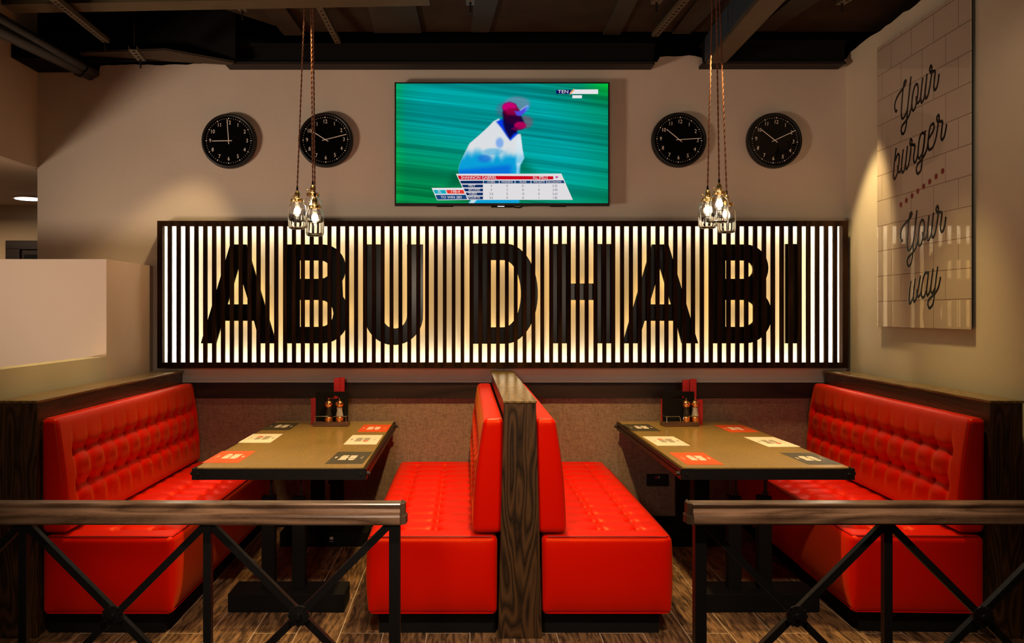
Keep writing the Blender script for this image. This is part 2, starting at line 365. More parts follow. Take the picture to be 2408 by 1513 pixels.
# ------------------------------------------------------------------ CEILING STEEL
t = thing('ceiling_deck_rib', 'x', 'rib')
bpy.data.objects.remove(t)
ribs = [((862, 3), (975, 3), (880, 78), (992, 78), M_deck2, 'pale grey steel deck rib above left part of television'),
        ((1115, 0), (1172, 0), (1108, 76), (1150, 76), M_deck2, 'narrow grey steel deck rib above middle of television'),
        ((1455, 0), (1500, 0), (1418, 82), (1458, 82), M_deck2, 'slanting grey steel deck rib right of television top'),
        ((1640, 0), (1700, 0), (1580, 80), (1622, 80), M_deck2, 'broad brown deck rib just left of right pendant cords'),
        ((1860, 0), (1930, 0), (1775, 72), (1820, 72), M_deck2, 'faint brown deck rib right of the olive beam')]
for a, b_, c, d_, m_, lab in ribs:
    DN = 2.04*F/(735-0); DF = 2.04*F/(735-78)
    z0 = 3.64
    def g(p): D = (z0-H)*F/(735-p[1]); return (X(p[0], D), D)
    A, B, Cc, Dd = g(a), g(b_), g(c), g(d_)
    # extend toward the camera
    def ext(p, q, y=1.6): s = (y-q[1])/(p[1]-q[1]); return (q[0]+(p[0]-q[0])*s, y)
    A2 = ext(A, Cc); B2 = ext(B, Dd)
    o = MB().prism([A2, B2, Dd, Cc], z0, 3.66, 'XY').build('ceiling_rib', m_)
    tag(o, lab, 'ceiling rib', 'steel ribs of the ceiling deck')
# concrete haunch left of the first cords
o = MB().prism([(X(560, 5.6), 3.0), (X(640, 5.7), 3.0), (X(715, 6.2), 6.2), (X(668, 6.2), 6.2)], 3.62, 3.659, 'XY').build('concrete_rib', M_conc)
tag(o, 'rough concrete rib on the ceiling left of the left pendant cords', 'concrete rib')
# I-beam along the top of the back wall: two lengths, with a gap
def ibeam(x0, x1, zb, zt_, y0, y1, name, label, gusset=None):
    t = thing(name, label, 'beam', ((x0+x1)/2, (y0+y1)/2, zb), 0, None)
    c = t.location
    MB().box(x0, x1, y0, y1, zb, zb+.02).build('bottom_flange', M_steel, t, at=c)
    MB().box(x0, x1, y0+.03, y0+.05, zb+.02, zt_).build('web', M_void, t, at=c)
    MB().box(x0, x1, y0, y1, zt_, zt_+.02).build('top_flange', M_void, t, at=c)
    return t
Db = 6.22
b1 = ibeam(X(528, Db), X(1540, Db), Z(151, Db), Z(108, Db), Db, WY-.005, 'steel_beam', 'long black steel beam above television and two left clocks')
b2 = ibeam(X(1656, Db), X(1990, Db), Z(150, Db), Z(100, Db), Db, WY-.005, 'steel_beam', 'short black steel beam above the rightmost clock')
b3 = thing('boxed_beam', 'black boxed beam at upper left with bevelled end', 'beam', P(200, 130, 6.0))
MB().prism([(X(15, 6.0), Z(85, 6.0)), (X(13, 6.0), Z(127, 6.0)), (X(30, 6.0), Z(137, 6.0)), (X(150, 6.0), Z(136, 6.0)), (X(150, 6), Z(85, 6))], 6.0, 6.36).build('beam_box', M_void, b3, at=b3.location)
MB().prism([(X(150, 6.0), Z(40, 6.0)), (X(150, 6.0), Z(136, 6.0)), (X(150, 6.0)+.02, Z(133, 6.0)), (X(385, 6), Z(129, 6.0)), (X(555, 6.15), Z(151, 6.15)), (X(555, 6.15), Z(20, 6.15))], 6.13, 6.15).build('beam_web', M_void, b3, at=b3.location)
MB().add([P(185, 124, 6.0), P(390, 118, 6.0), P(552, 148, 6.1), P(540, 153, 6.14), P(375, 130, 6.14), P(195, 133, 6.14)], [(0, 1, 2, 3, 4, 5)]).add(
    [p+Vector((0, 0, .012)) for p in (P(185, 124, 6.0), P(390, 118, 6.0), P(552, 148, 6.1), P(540, 153, 6.14), P(375, 130, 6.14), P(195, 133, 6.14))], [(5, 4, 3, 2, 1, 0)]).build('bottom_flange', M_steelb, b3, at=b3.location)
# black infill behind beams above the wall
o = MB().box(X(20, 6.4), 3.4, WY+.21, WY+.26, 3.3, 4.3).build('wall_infill', M_void); struct(o)
# olive crossing beam near the top edge at left, and the slanting one at right
o = thing('cross_beam', 'olive primed steel beam crossing the ceiling at top left', 'beam', P(500, 8, 4.9))
MB().bar(P(18, 12, 4.9), P(1010, -6, 4.9), .14, .045).build('bottom_flange', M_olive, o, at=o.location)
MB().bar(P(18, 12, 4.96)+Vector((0, 0, .12)), P(1010, -6, 4.96)+Vector((0, 0, .12)), .02, .2).build('web', M_void, o, at=o.location)
o = thing('slanting_beam', 'olive and dark blue slanting beam beside the right pendant cords', 'beam', P(1700, 130, 6.2))
a = P(1683, 146, 6.2); bb = P(1812, 0, 4.35); bb2 = a+(bb-a)*1.7
MB().bar(a, bb2, .135, .02).build('bottom_flange', M_olive, o, at=o.location)
MB().bar(a+Vector((-.07, 0, .09)), bb2+Vector((-.07, 0, .09)), .02, .17).build('web', mat('blue_web', (.02, .03, .045), .6), o, at=o.location)
# perforated struts
def strut(a, b, w, label, bolt=True, hang=0):
    a = Vector(a); b = Vector(b)
    t = thing('perforated_strut', label, 'strut', b, 0, 'perforated strut channels hanging under the ceiling')
    L_ = (b-a).length; d = (b-a).normalized(); sd = d.cross(Vector((0, 0, 1))).normalized()
    m = MB(); m.bar(a, b, w, .004); m.bar(a+sd*w/2+Vector((0, 0, .012)), b+sd*w/2+Vector((0, 0, .012)), .003, .026); m.bar(a-sd*w/2+Vector((0, 0, .012)), b-sd*w/2+Vector((0, 0, .012)), .003, .026)
    m.build('channel', M_zinc, t, at=b)
    n = max(2, int(L_/.055))
    for i in range(n):
        p = a+d*(i+.5)*L_/n; MB().cyl(p-Vector((0, 0, .0035)), p-Vector((0, 0, .0022)), w*.22, n=10).build('slot', M_void, t, at=b)
    if bolt:
        MB().cyl(b-d*.03-Vector((0, 0, .06)), b-d*.03+Vector((0, 0, .05)), .006, n=8).build('bolt', M_black, t, at=b)
    if hang:
        MB().cyl(a+d*.05, a+d*.05+Vector((0, 0, hang)), .005, n=8).build('hanger_rod', M_black, t, at=b)
    return t
strut(P(118, -6, 4.5), P(250, 100, 5.6), .04, 'perforated steel strut slanting down at the far upper left')
strut(P(312, 117, 5.5), P(333, 143, 5.75), .05, 'short perforated strut with hanging bolt over upper left wall', True, .98)
strut(P(535, -10, 4.8), P(572, 26, 5.3), .05, 'perforated strut end left of left pendant cords')
strut(P(748, 12, 5.5), P(795, 102, 6.15), .04, 'perforated strut running back beside left pendant cords', False)
strut(P(1106, -12, 4.9), P(1106, 12, 5.05), .045, 'small pale strut end above television centre')
strut(P(1618, -6, 5.3), P(1540, 86, 6.1), .045, 'perforated strut left of right pendant cords', False)
strut(P(1560, -14, 4.7), P(1541, 9, 4.9), .05, 'small pale strut end left of right pendant cords')
strut(P(2010, -10, 4.8), P(1975, 11, 5.0), .05, 'small strut end at the top right')
# pipes at far left
for i, (a, b_, lab) in enumerate([(P(-30, 30, 4.4), P(222, 172, 6.3), 'upper black pipe slanting down to the wall at far left'),
                                   (P(-30, 58, 4.4), P(212, 178, 6.32), 'lower black pipe slanting down to the wall at far left')]):
    o = MB().cyl(a, b_, .035, n=14).cyl(b_+(a-b_).normalized()*.25, b_+(a-b_).normalized()*.3, .045, n=14).build('ceiling_pipe', M_black, smooth=True); tag(o, lab, 'pipe', 'black pipes at the upper left')
# little anchor clips at top of the wall
for px, lab in ((745, 'small metal clip at wall top beside left pendant cords'), (1170, 'small metal clip at wall top above television'), (1513, 'small metal clip at wall top right of television'), (1721, 'small metal clip at wall top right of right pendant cords')):
    t = thing('wall_clip', lab, 'clip', P(px, 150, WY), 0, 'metal clips under the beam')
    x = X(px, WY); z = Z(163, WY)
    MB().box(x-.014, x+.014, WY-.006, WY, z+.008, z+.04).build('web', M_blackm, t, at=t.location); MB().box(x-.026, x-.014, WY-.035, WY, z, z+.045).box(x+.014, x+.026, WY-.035, WY, z, z+.045).build('bracket', M_ledge, t, at=t.location)

# ------------------------------------------------------------------ CORRIDOR DOWNLIGHT
t = thing('downlight', 'round white recessed downlight in the corridor ceiling', 'downlight', (-4.108, 8.0, 2.68))
MB().cyl((0, 0, -.012), (0, 0, 0), .14, n=28).build('trim_ring', M_white, t)
MB().cyl((0, 0, -.016), (0, 0, -.0125), .12, n=28).build('diffuser', emit('lamp_white', (1, .95, .9), 6), t)

# ------------------------------------------------------------------ BOOTH PARTITIONS
DFr = 4.167
def partition(cx, w, label, rz=0, y1=6.315, tap=.0, ox=0):
    t = thing('booth_partition', label, 'partition', (cx, DFr, 0), rz, 'dark oak booth partitions')
    h = w/2; ln = y1-DFr
    MB().prism([(-h-tap, 0), (h+tap, 0), (h, 1.155), (-h, 1.155)], 0, .03).build('end_panel', M_oak, t, bevel=.002)
    MB().box(-h+.006, h-.006, .03, ln, 0, 1.155).build('body', M_oakB, t)
    MB().box(-h-.004, h+.004, -.005, ln, 1.155, 1.167).build('cap', M_oakY, t, bevel=.002)
    return t
M_oakB = wood('dark_oak_side', (.03, .018, .008), (.085, .05, .022), 'Y', .35)
p1 = partition(.2665, .157, 'dark oak partition between the two middle booth benches', tap=.030)
p2 = partition(-2.195, .19, 'dark oak partition along the left booth bench')
RZ = -math.atan(.04)
p3 = partition(2.65, .155, 'dark oak partition along the right booth bench', RZ)

# ------------------------------------------------------------------ BENCHES
def rbox(xs, ys, zs, r, disp=None, remap=None):
    """closed rounded box over grid lines; disp(p,face)->offset along the face"""
    m = MB(); idx = {}; lo = (xs[0], ys[0], zs[0]); hi = (xs[-1], ys[-1], zs[-1])
    def vid(i, j, k):
        key = (i, j, k)
        if key in idx: return idx[key]
        p = Vector((xs[i], ys[j], zs[k]))
        q = Vector([min(max(p[a], lo[a]+r), hi[a]-r) for a in range(3)])
        d = p-q
        if d.length > 1e-9: pp = q+d.normalized()*r
        else: pp = p
        if disp: pp = disp(pp, p, lo, hi)
        if remap: pp = remap(pp)
        idx[key] = len(m.v); m.v.append(tuple(pp)); return idx[key]
    a, b_, c = len(xs)-1, len(ys)-1, len(zs)-1
    for i in range(a):
        for j in range(b_):
            m.f.append((vid(i, j, 0), vid(i, j+1, 0), vid(i+1, j+1, 0), vid(i+1, j, 0)))
            m.f.append((vid(i, j, c), vid(i+1, j, c), vid(i+1, j+1, c), vid(i, j+1, c)))
    for i in range(a):
        for k in range(c):
            m.f.append((vid(i, 0, k), vid(i+1, 0, k), vid(i+1, 0, k+1), vid(i, 0, k+1)))
            m.f.append((vid(i, b_, k), vid(i, b_, k+1), vid(i+1, b_, k+1), vid(i+1, b_, k)))
    for j in range(b_):
        for k in range(c):
            m.f.append((vid(0, j, k), vid(0, j, k+1), vid(0, j+1, k+1), vid(0, j+1, k)))
            m.f.append((vid(a, j, k), vid(a, j+1, k), vid(a, j+1, k+1), vid(a, j, k+1)))
    return m
def lines(lo, hi, r, step):
    e = [lo, lo+r*.25, lo+r*.6, lo+r]; n = max(2, int((hi-lo-2*r)/step))
    return e+[lo+r+(hi-lo-2*r)*i/n for i in range(1, n)]+[hi-r, hi-r*.6, hi-r*.25, hi]
def bench(ox, s, label, rz=0, gap=0):
    t = thing('booth_bench', label, 'bench', (ox, 4.19, 0), rz, 'red tufted booth benches')
    LN = 2.13
    SX = (.32, .517); tx = [s_ for s_ in SX]
    ty = [.16+.171*k for k in range(12)]
    def tuft(a, b_, rows, cols, amp, sa=.026, sb=.026):
        h = 0
        for ra in rows:
            da = a-ra
            for cb in cols:
                db = b_-cb
                if abs(da) < .09 and abs(db) < .09:
                    h -= amp*math.exp(-(da*da)/(sa*sa)-(db*db)/(sb*sb))
        return h
    def edgef(v, lo, hi, wd): return max(0, min(1, min(v-lo, hi-v)/wd))
    def dseat(pp, p, lo, hi):
        if p.z >= hi[2]-1e-6:
            x = pp.x; y = pp.y
            h = tuft(x, y, tx, ty, .026)
            for xc in tx:   # long seams
                h -= .013*math.exp(-((x-xc)/.015)**2)*edgef(y, lo[1]+.08, hi[1]-.05, .08)
            k = (y-ty[0])/.171; fr = abs(k-round(k))*.171   # cross creases
            h -= .014*math.exp(-(fr/.02)**2)*edgef(x, .20, .63, .09)*edgef(y, lo[1]+.06, hi[1]-.04, .06)
            cell = .5-.5*math.cos(2*PI*k)
            h += .009*cell*edgef(x, .05, .64, .1)*edgef(y, lo[1], hi[1], .1)
            pp = pp+Vector((0, 0, h*edgef(x, lo[0], hi[0], .05)))
        else:
            # upholstered fronts bulge a little and tuck in below
            kz = (p.z-lo[2])/(hi[2]-lo[2]); bl = .012*math.sin(PI*min(1, kz))-.014*max(0, (.25-kz)/.25)
            if p.y <= lo[1]+1e-6: pp = pp+Vector((0, -bl*edgef(p.x, lo[0], hi[0], .06)+.000, 0))
            if p.x >= hi[0]-1e-6: pp = pp+Vector((bl*edgef(p.y, lo[1], hi[1], .06), 0, 0))
        return pp
    xs = lines(.01, .655, .03, .011); ys = lines(0, LN, .03, .0125); zs = lines(.105, .493, .03, .04)
    mir = (lambda v: Vector((s*v.x, v.y, v.z)))
    rbox(xs, ys, zs, .03, dseat, mir).build('seat_cushion', M_red, t, smooth=True)
    # piping along the near top edge and far down
    pth = [(.04, .012, .4905), (.2, .010, .4925), (.5, .010, .4925), (.625, .012, .4905), (.645, .03, .486), (.648, .2, .486), (.648, 1.9, .486)]
    MB().tube([mir(Vector(p)) for p in pth], .0035, 6).build('piping', M_red2, t, smooth=True)
    for xc in tx:
        MB().tube([mir(Vector((xc, .16+.0855*k, .4855 if k % 2 else .476))) for k in range(23)], .0012, 5).build('seam', M_red2, t)
    MB().box(s*.02, s*.60, .055, LN, 0, .115).build('plinth', M_blackm, t)
    # backrest: tapers toward the top, leaning
    TZ = (.712, .888)
    def T(z): k = (z-.505)/(.57); return .135-.056*k+.012*math.sin(PI*max(0, min(1, k)))
    def dback(pp, p, lo, hi):
        if p.x >= hi[0]-1e-6:
            y = pp.y; z = pp.z
            h = tuft(z, y, TZ, ty, .030)
            k = (y-ty[0])/.171; fr = abs(k-round(k))*.171
            h -= .012*math.exp(-(fr/.022)**2)*edgef(z, .56, 1.04, .10)*edgef(y, .1, LN-.04, .05)
            for zc in TZ:
                h -= .022*math.exp(-((z-zc)/.028)**2)*edgef(y, .12, LN-.04, .05)
                h += .009*math.exp(-((z-zc+.05)/.03)**2)*(.5-.5*math.cos(2*PI*k))*edgef(y, .12, LN, .05)
            pp = pp+Vector((h, 0, 0))
        return pp
    def rmb(v):
        return Vector((s*(v.x/.13*(T(v.z)+gap)-gap), v.y, v.z))
    xs = [0, .008, .02, .032]+[.065, .098, .11, .122, .13]; ys = lines(.012, LN, .03, .0125); zs = lines(.505, 1.075, .03, .0125)
    o = rbox(xs, ys, zs, .03, dback, rmb).build('backrest_cushion', M_red, t, smooth=True)
    pth = [(.045, .512), (.112, .53)]
    pl = [rmb(Vector((.125, .030, z))) for z in np.linspace(.53, 1.05, 14)]+[rmb(Vector((.105, .028, 1.068))), rmb(Vector((.02, .028, 1.072)))]
    MB().tube(pl, .003, 6).build('piping', M_red2, t, smooth=True)
    for z in TZ:
        for y in ty:
            q = rmb(Vector((.076, y, z)))
            MB().lathe([(0, .004), (.004, .0035), (.0075, .001), (.008, -.004)], (0, 0, 0), 10).build('button', M_red2, t, smooth=True).matrix_basis = Matrix.Translation(q)@Matrix.Rotation(s*PI/2, 4, 'Y')
    return t
bench(-2.10, 1, 'red tufted bench against the left oak partition')
bench(.168, -1, 'red tufted bench on left side of the middle partition', 0, .021)
bench(.366, 1, 'red tufted bench on right side of the middle partition', 0, .021)
bench(2.572, -1, 'red tufted bench against the right oak partition', RZ)

# ------------------------------------------------------------------ TABLES
TZ_ = .793
def table(x0, x1, label, skew=0):
    cx = (x0+x1)/2; hw = (x1-x0)/2; y0, y1 = 4.41, 6.30
    t = thing('dining_table', label, 'table', (cx, y0, 0), skew, 'wood topped tables in the booths')
    ln = y1-y0; h = hw-.014; z = TZ_
    r = .02; pl = []
    for (qx, qy, a0) in ((h-r, r+.014, -90), (h-r, ln-r, 0), (-h+r, ln-r, 90), (-h+r, r+.014, 180)):
        for i in range(6): a = math.radians(a0+i*18); pl.append((qx+r*math.cos(a), qy+r*math.sin(a)))
    MB().prism(pl, z-.028, z, 'XY').build('tabletop', M_table, t, bevel=.0015)
    fr = MB(); zt2 = z-.006; zb = z-.062
    for a, b_, c, d_ in ((-hw, hw, 0, .005), (-hw, hw, ln-.005, ln), (-hw, -hw+.005, 0, ln), (hw-.005, hw, 0, ln)):
        fr.box(a, b_, c, d_, zb, zt2)
    fr.box(-hw, hw, .005, .03, z-.034, z-.029).box(-hw, -hw+.03, .005, ln, z-.034, z-.029).box(hw-.03, hw, .005, ln, z-.034, z-.029)
    fr.build('iron_frame', M_black, t)
    MB().box(-hw-.002, -hw+.06, -.003, 0, zb, zt2+.002).box(-hw-.003, -hw, -.003, .06, zb, zt2+.002).build('corner_plate', M_black, t)
    MB().box(hw+.002, hw-.06, -.003, 0, zb, zt2+.002).box(hw+.003, hw, -.003, .06, zb, zt2+.002).build('corner_plate', M_black, t)
    zc = z-.034
    for sx in (-1, 1):
        MB().cyl((sx*(hw-.028), -.003, zc), (sx*(hw-.028), -.012, zc), .010, .007, n=6).build('bolt', M_black, t)
        for yy in (.03, ln-.03):
            MB().cyl((sx*(hw+.003), yy, zc), (sx*(hw+.02), yy, zc), .012, .009, n=8).build('bolt', M_black, t)
    # front pedestal: low wide foot, two box columns, two slim threaded rods
    fy = .12
    MB().box(-.30, .32, fy, fy+.22, .0, .098).build('foot', M_blackm, t, bevel=.003)
    for xx in (-.105, .06):
        MB().box(xx-.035, xx+.035, fy+.08, fy+.14, .098, .60).build('column', M_blackm, t, bevel=.002)
        MB().cyl((xx+.01, fy+.11, .60), (xx+.01, fy+.11, z-.028), .012, n=12).cyl((xx+.01, fy+.11, .60), (xx+.01, fy+.11, .62), .02, n=12).build('rod', M_black, t)
    # rear pedestal
    ry = ln-.45
    MB().box(-.30, .30, ry-.05, ry+.17, 0, .098).build('foot', M_blackm, t, bevel=.003)
    MB().box(.04, .064, ry-.0515, ry-.05, .05, .068).box(.04, .064, ry-.0515, ry-.05, .036, .039).build('sticker', M_ink, t)
    for xx in (-.06, .075):
        MB().box(xx-.045, xx+.045, ry+.03, ry+.09, .098, z-.028).build('column', M_blackm, t, bevel=.002)
    MB().box(-.25, .25, ry+.02, ry+.10, z-.04, z-.029).box(-.25, .25, fy+.07, fy+.15, z-.04, z-.029).build('top_plate', M_blackm, t)
    return t
tl = table(-1.416, -.518, 'wood topped table in the left booth, iron edged')
tr = table(1.118, 2.014, 'wood topped table in the right booth, iron edged', .0)

# ------------------------------------------------------------------ PLACEMATS
def placemat(q, kind, flip, label):
    """q: x0,x1,y0,y1 and shear sx at the far edge"""
    x0, x1, y0, y1, sh = q; z = TZ_+.0002
    base = {'r': M_matr, 'w': M_matw, 'k': M_matk}[kind]; ink = M_inkg if kind == 'w' else M_ink; bun = M_inkr if kind == 'w' else M_ink
    t = thing('placemat', label, 'placemat', (x0, y0, z), 0, 'paper placemats on the tables')
    W_, D_ = x1-x0, y1-y0
    MB().prism([(0, 0), (W_, 0), (W_+sh, D_), (sh, D_)], 0, .0012, 'XY').build('sheet', base, t)
    def q2(u, v):
        if flip: u, v = 1-u, 1-v
        return (u*W_+sh*v, v*D_)
    def rect(m, u0, u1, v0, v1): m.prism([q2(u0, v0), q2(u1, v0), q2(u1, v1), q2(u0, v1)], .0012, .0018, 'XY')
    m = MB()
    for i, (a, b_) in enumerate(((.0, .0), (.0, .0), (.0, .0))): rect(m, .32+a, .50+b_, .34+i*.09, .34+i*.09+.07)
    for i, (a, b_) in enumerate(((.0, -.02), (.02, .01), (-.02, 0), (.01, .0), (0, .02))): rect(m, .55+a, .75+b_, .33+i*.078, .33+i*.078+.06)
    # small emblem and tiny side line
    rect(m, .86, .90, .44, .56); rect(m, .84, .92, .47, .49)
    rect(m, .14, .15, .38, .62); rect(m, .18, .20, .48, .52)
    m.build('lettering', ink, t)
    pl = [q2(.41+.09*math.cos(a), .63+.10*math.sin(a)) for a in np.linspace(0, PI, 12)]
    MB().prism(pl, .0012, .0018, 'XY').build('bun_mark', bun, t)
LM = [((-1.412, -1.218, 4.556, 4.938, 0), 'r', 0, 'orange-red placemat on left table, front left corner'),
      ((-1.408, -1.210, 5.26, 5.637, 0), 'w', 0, 'white placemat on left side of left table'),
      ((-1.405, -1.208, 5.82, 6.198, 0), 'k', 0, 'dark placemat at the back left of left table'),
      ((-.749, -.550, 4.529, 4.912, .013), 'k', 1, 'dark placemat on left table, front right corner'),
      ((-.746, -.546, 5.19, 5.583, .004), 'w', 1, 'white placemat on right side of left table'),
      ((-.732, -.533, 5.737, 6.10, .003), 'r', 1, 'orange-red placemat at the back right of left table'),
      ((1.172, 1.367, 4.50, 4.885, -.004), 'r', 0, 'orange-red placemat on right table, front left corner'),
      ((1.159, 1.359, 5.141, 5.522, -.012), 'w', 0, 'white placemat on left side of right table'),
      ((1.133, 1.326, 5.772, 6.127, -.010), 'k', 0, 'dark placemat at the back left of right table'),
      ((1.815, 2.000, 4.51, 4.878, -.012), 'k', 1, 'dark placemat on right table, front right corner'),
      ((1.815, 2.008, 5.098, 5.496, -.018), 'w', 1, 'white placemat on right side of right table'),
      ((1.778, 1.977, 5.718, 6.085, -.002), 'r', 1, 'orange-red placemat at the back right of right table')]
for a in LM: placemat(*a)

# ------------------------------------------------------------------ CONDIMENT CADDIES
def caddy(loc, rz, label, which):
    t = thing('condiment_caddy', label, 'caddy', loc, rz, 'condiment caddies at the wall ends of tables')
    MB().box(-.125, .125, -.055, .055, 0, .030).build('base', M_caddyw, t, bevel=.002)
    # board with an oval hand slot: built as a ring of quads
    w_, z0, z1 = .115, .030, .240; cz = .200; rx, rzz = .048, .012
    m = MB(); n = 32; outer = []; inner = []
    for i in range(n):
        a = 2*PI*i/n; c, s_ = math.cos(a), math.sin(a); inner.append((rx*c, cz+rzz*s_))
        k = min(w_/abs(c) if abs(c) > 1e-6 else 9, ((z1-cz)/s_ if s_ > 1e-6 else ((cz-z0)/-s_ if s_ < -1e-6 else 9)))
        outer.append((k*c, cz+k*s_))
    for yy in (.030, .052):
        pass
    vs = [(x, y, z) for y in (.012, .034) for ring in (outer, inner) for x, z in ring]
    fs = []
    for i in range(n):
        j = (i+1) % n
        fs += [(i, j, n+j, n+i), (2*n+i, 3*n+i, 3*n+j, 2*n+j), (i, 2*n+i, 2*n+j, j), (n+i, n+j, 3*n+j, 3*n+i)]
    cs = [(-w_, z0), (w_, z0), (w_, z1), (-w_, z1)]
    m.add(vs, fs)
    for cx_, cz_ in cs:   # corner fills
        near = sorted(range(n), key=lambda i: (outer[i][0]-cx_)**2+(outer[i][1]-cz_)**2)[:2]
        p, q_ = outer[near[0]], outer[near[1]]
        m.add([(cx_, .012, cz_), (p[0], .012, p[1]), (q_[0], .012, q_[1]), (cx_, .034, cz_), (p[0], .034, p[1]), (q_[0], .034, q_[1])], [(0, 1, 2), (3, 5, 4), (0, 3, 4, 1), (1, 4, 5, 2), (2, 5, 3, 0)])
    m.build('board', M_blackm, t)
    g = [(-.115, .012, .072), (-.112, -.045, .072), (-.02, -.045, .072), (-.012, -.045, .062), (-.008, -.045, .03)]
    MB().tube(g, .0022, 6).tube([(-.110, -.045, .03), (-.110, -.045, .072)], .0022, 6).build('wire_rail', M_chrome, t, smooth=True)
    g = [(.115, .012, .072), (.112, -.045, .072), (.02, -.045, .072), (.012, -.045, .062), (.008, -.045, .03)]
    MB().tube(g, .0022, 6).tube([(.110, -.045, .03), (.110, -.045, .072)], .0022, 6).build('wire_rail', M_chrome, t, smooth=True)
    return t
def mill(loc, kind, label):
    t = thing('pepper_mill' if kind == 'p' else 'salt_mill', label, 'mill', loc, 0, None)
    MB().lathe([(0, 0), (.0265, 0), (.0275, .002), (.0275, .034), (.026, .036), (0, .036)], n=28).build('base', M_copper, t, smooth=True)
    MB().lathe([(0, .037), (.024, .037), (.0265, .045), (.025, .055), (.020, .072), (.019, .085), (.0215, .105), (.0, .105)], n=28).build('glass_body', M_glass, t, smooth=True)
    rr = .018 if kind == 's' else .0205
    MB().lathe([(0, .039), (.017, .039), (rr, .046), (rr-.002, .060), (.016, .072), (.016, .103), (0, .103)], n=20).build('filling', M_salt if kind == 's' else M_pepper, t, smooth=True)
    MB().lathe([(0, .106), (.023, .106), (.023, .110), (.028, .116), (.0295, .126), (.026, .140), (.016, .150), (.005, .153), (0, .153)], n=28).build('head', M_copper, t, smooth=True)
    MB().lathe([(0, .152), (.003, .153), (.003, .160), (.006, .161), (.006, .166), (0, .168)], n=14).build('knob', M_gold, t, smooth=True)
    return t
def pouch(loc, rz, lean, w_, h_, label):
    t = thing('cutlery_sleeve', label, 'cutlery sleeve', loc, rz, None)
    t.rotation_euler = (0, lean, rz)
    MB().prism([(-w_/2, 0), (w_/2, 0), (w_/2*1.08, h_), (w_/2*.8, h_-.008), (-w_/2*1.08, h_-.004)], -.009, .009).build('sleeve', M_redp, t, bevel=.003)
    MB().box(-w_/2*.75, w_/2*.85, -.005, .005, h_-.012, h_-.001).build('napkin', M_redp, t)
    return t
cz = TZ_+.0003
# left table
c1 = (X(777, 6.0), 6.05, cz)
caddy(c1, 0, 'black board condiment caddy on the left table', 0)
zc_ = cz+.0305
mill((X(773.5, 6.04), 6.03, zc_), 'p', 'copper topped pepper mill with dark filling, left table')
mill((X(799, 6.04), 6.03, zc_), 's', 'copper topped salt mill with white filling, left table')
def tray(x0, x1, y0, z0, z1, label, rz=0):
    cx_ = (x0+x1)/2; h_ = (x1-x0)/2
    t = thing('napkin_holder', label, 'napkin holder', (cx_, y0, cz+.0), rz, 'red napkin holders behind the caddy boards')
    MB().box(-h_, h_, 0, .055, 0, .006).build('base', M_redp, t)
    MB().box(-h_, h_, 0, .004, .006, z1-cz).box(-h_, h_, .051, .055, .006, z1-cz).box(-h_, -h_+.004, .004, .051, .006, z1-cz).box(h_-.004, h_, .004, .051, .006, z1-cz).build('box', M_redp, t, bevel=.001)
tray(X(733, 6.14), X(812, 6.14), 6.112, cz, Z(937, 6.15), 'red holder behind the caddy board, left table')
for x, ln_, w_, top_, lab in ((X(793, 6.15), 0, .05, 889, 'red paper sleeve, left one standing behind left caddy'),
                              (X(803.5, 6.17), 0.0, .055, 887.5, 'red paper sleeve, right one standing behind left caddy')):
    pouch((x, 6.132+(.02 if x > X(800, 6.15) else 0), cz+.0065), 0, ln_, w_*.8, Z(top_, 6.15)-cz-.0065, lab)
# right table
c2 = (X(1602, 6.0), 6.05, cz)
caddy(c2, .12, 'black board condiment caddy on the right table', 1)
mill((X(1611, 6.04)+.005, 6.03, zc_), 'p', 'copper topped pepper mill with dark filling, right table')
mill((X(1633, 6.05), 6.035, zc_), 's', 'copper topped salt mill with white filling, right table')
tray(X(1555, 6.16), X(1649, 6.16), 6.118, cz, Z(940, 6.15), 'red holder behind the caddy board, right table')
for x, w_, top_, y_, lab in ((X(1612, 6.15), .045, 893, 6.145, 'red paper sleeve, left one standing behind right caddy'),
                          (X(1629.5, 6.15), .045, 891, 6.150, 'red paper sleeve, right one standing behind right caddy')):
    pouch((x, y_, cz+.0065), 0, .0, w_, Z(top_, 6.15)-cz-.0065, lab)

# ------------------------------------------------------------------ SOCKETS
t = thing('wall_socket', 'grey double wall socket behind the left table', 'socket', P(775, 1134, 6.34))
MB().box(-.03, .03, -.008, 0, -.032, .032).build('plate', M_socket, t, bevel=.002); MB().box(-.012, .012, -.011, -.008, -.012, .012).build('switch', M_blackm, t)
t = thing('wall_socket', 'black double wall socket behind the right table', 'socket', P(1546, 1129, 6.34))
MB().box(-.082, .082, -.012, 0, -.045, .045).build('plate', M_black, t, bevel=.003); MB().box(-.018, -.006, -.017, -.012, .012, .03).build('switch', M_redp, t); MB().box(.002, .014, -.017, -.012, .012, .03).build('switch', M_socket, t)

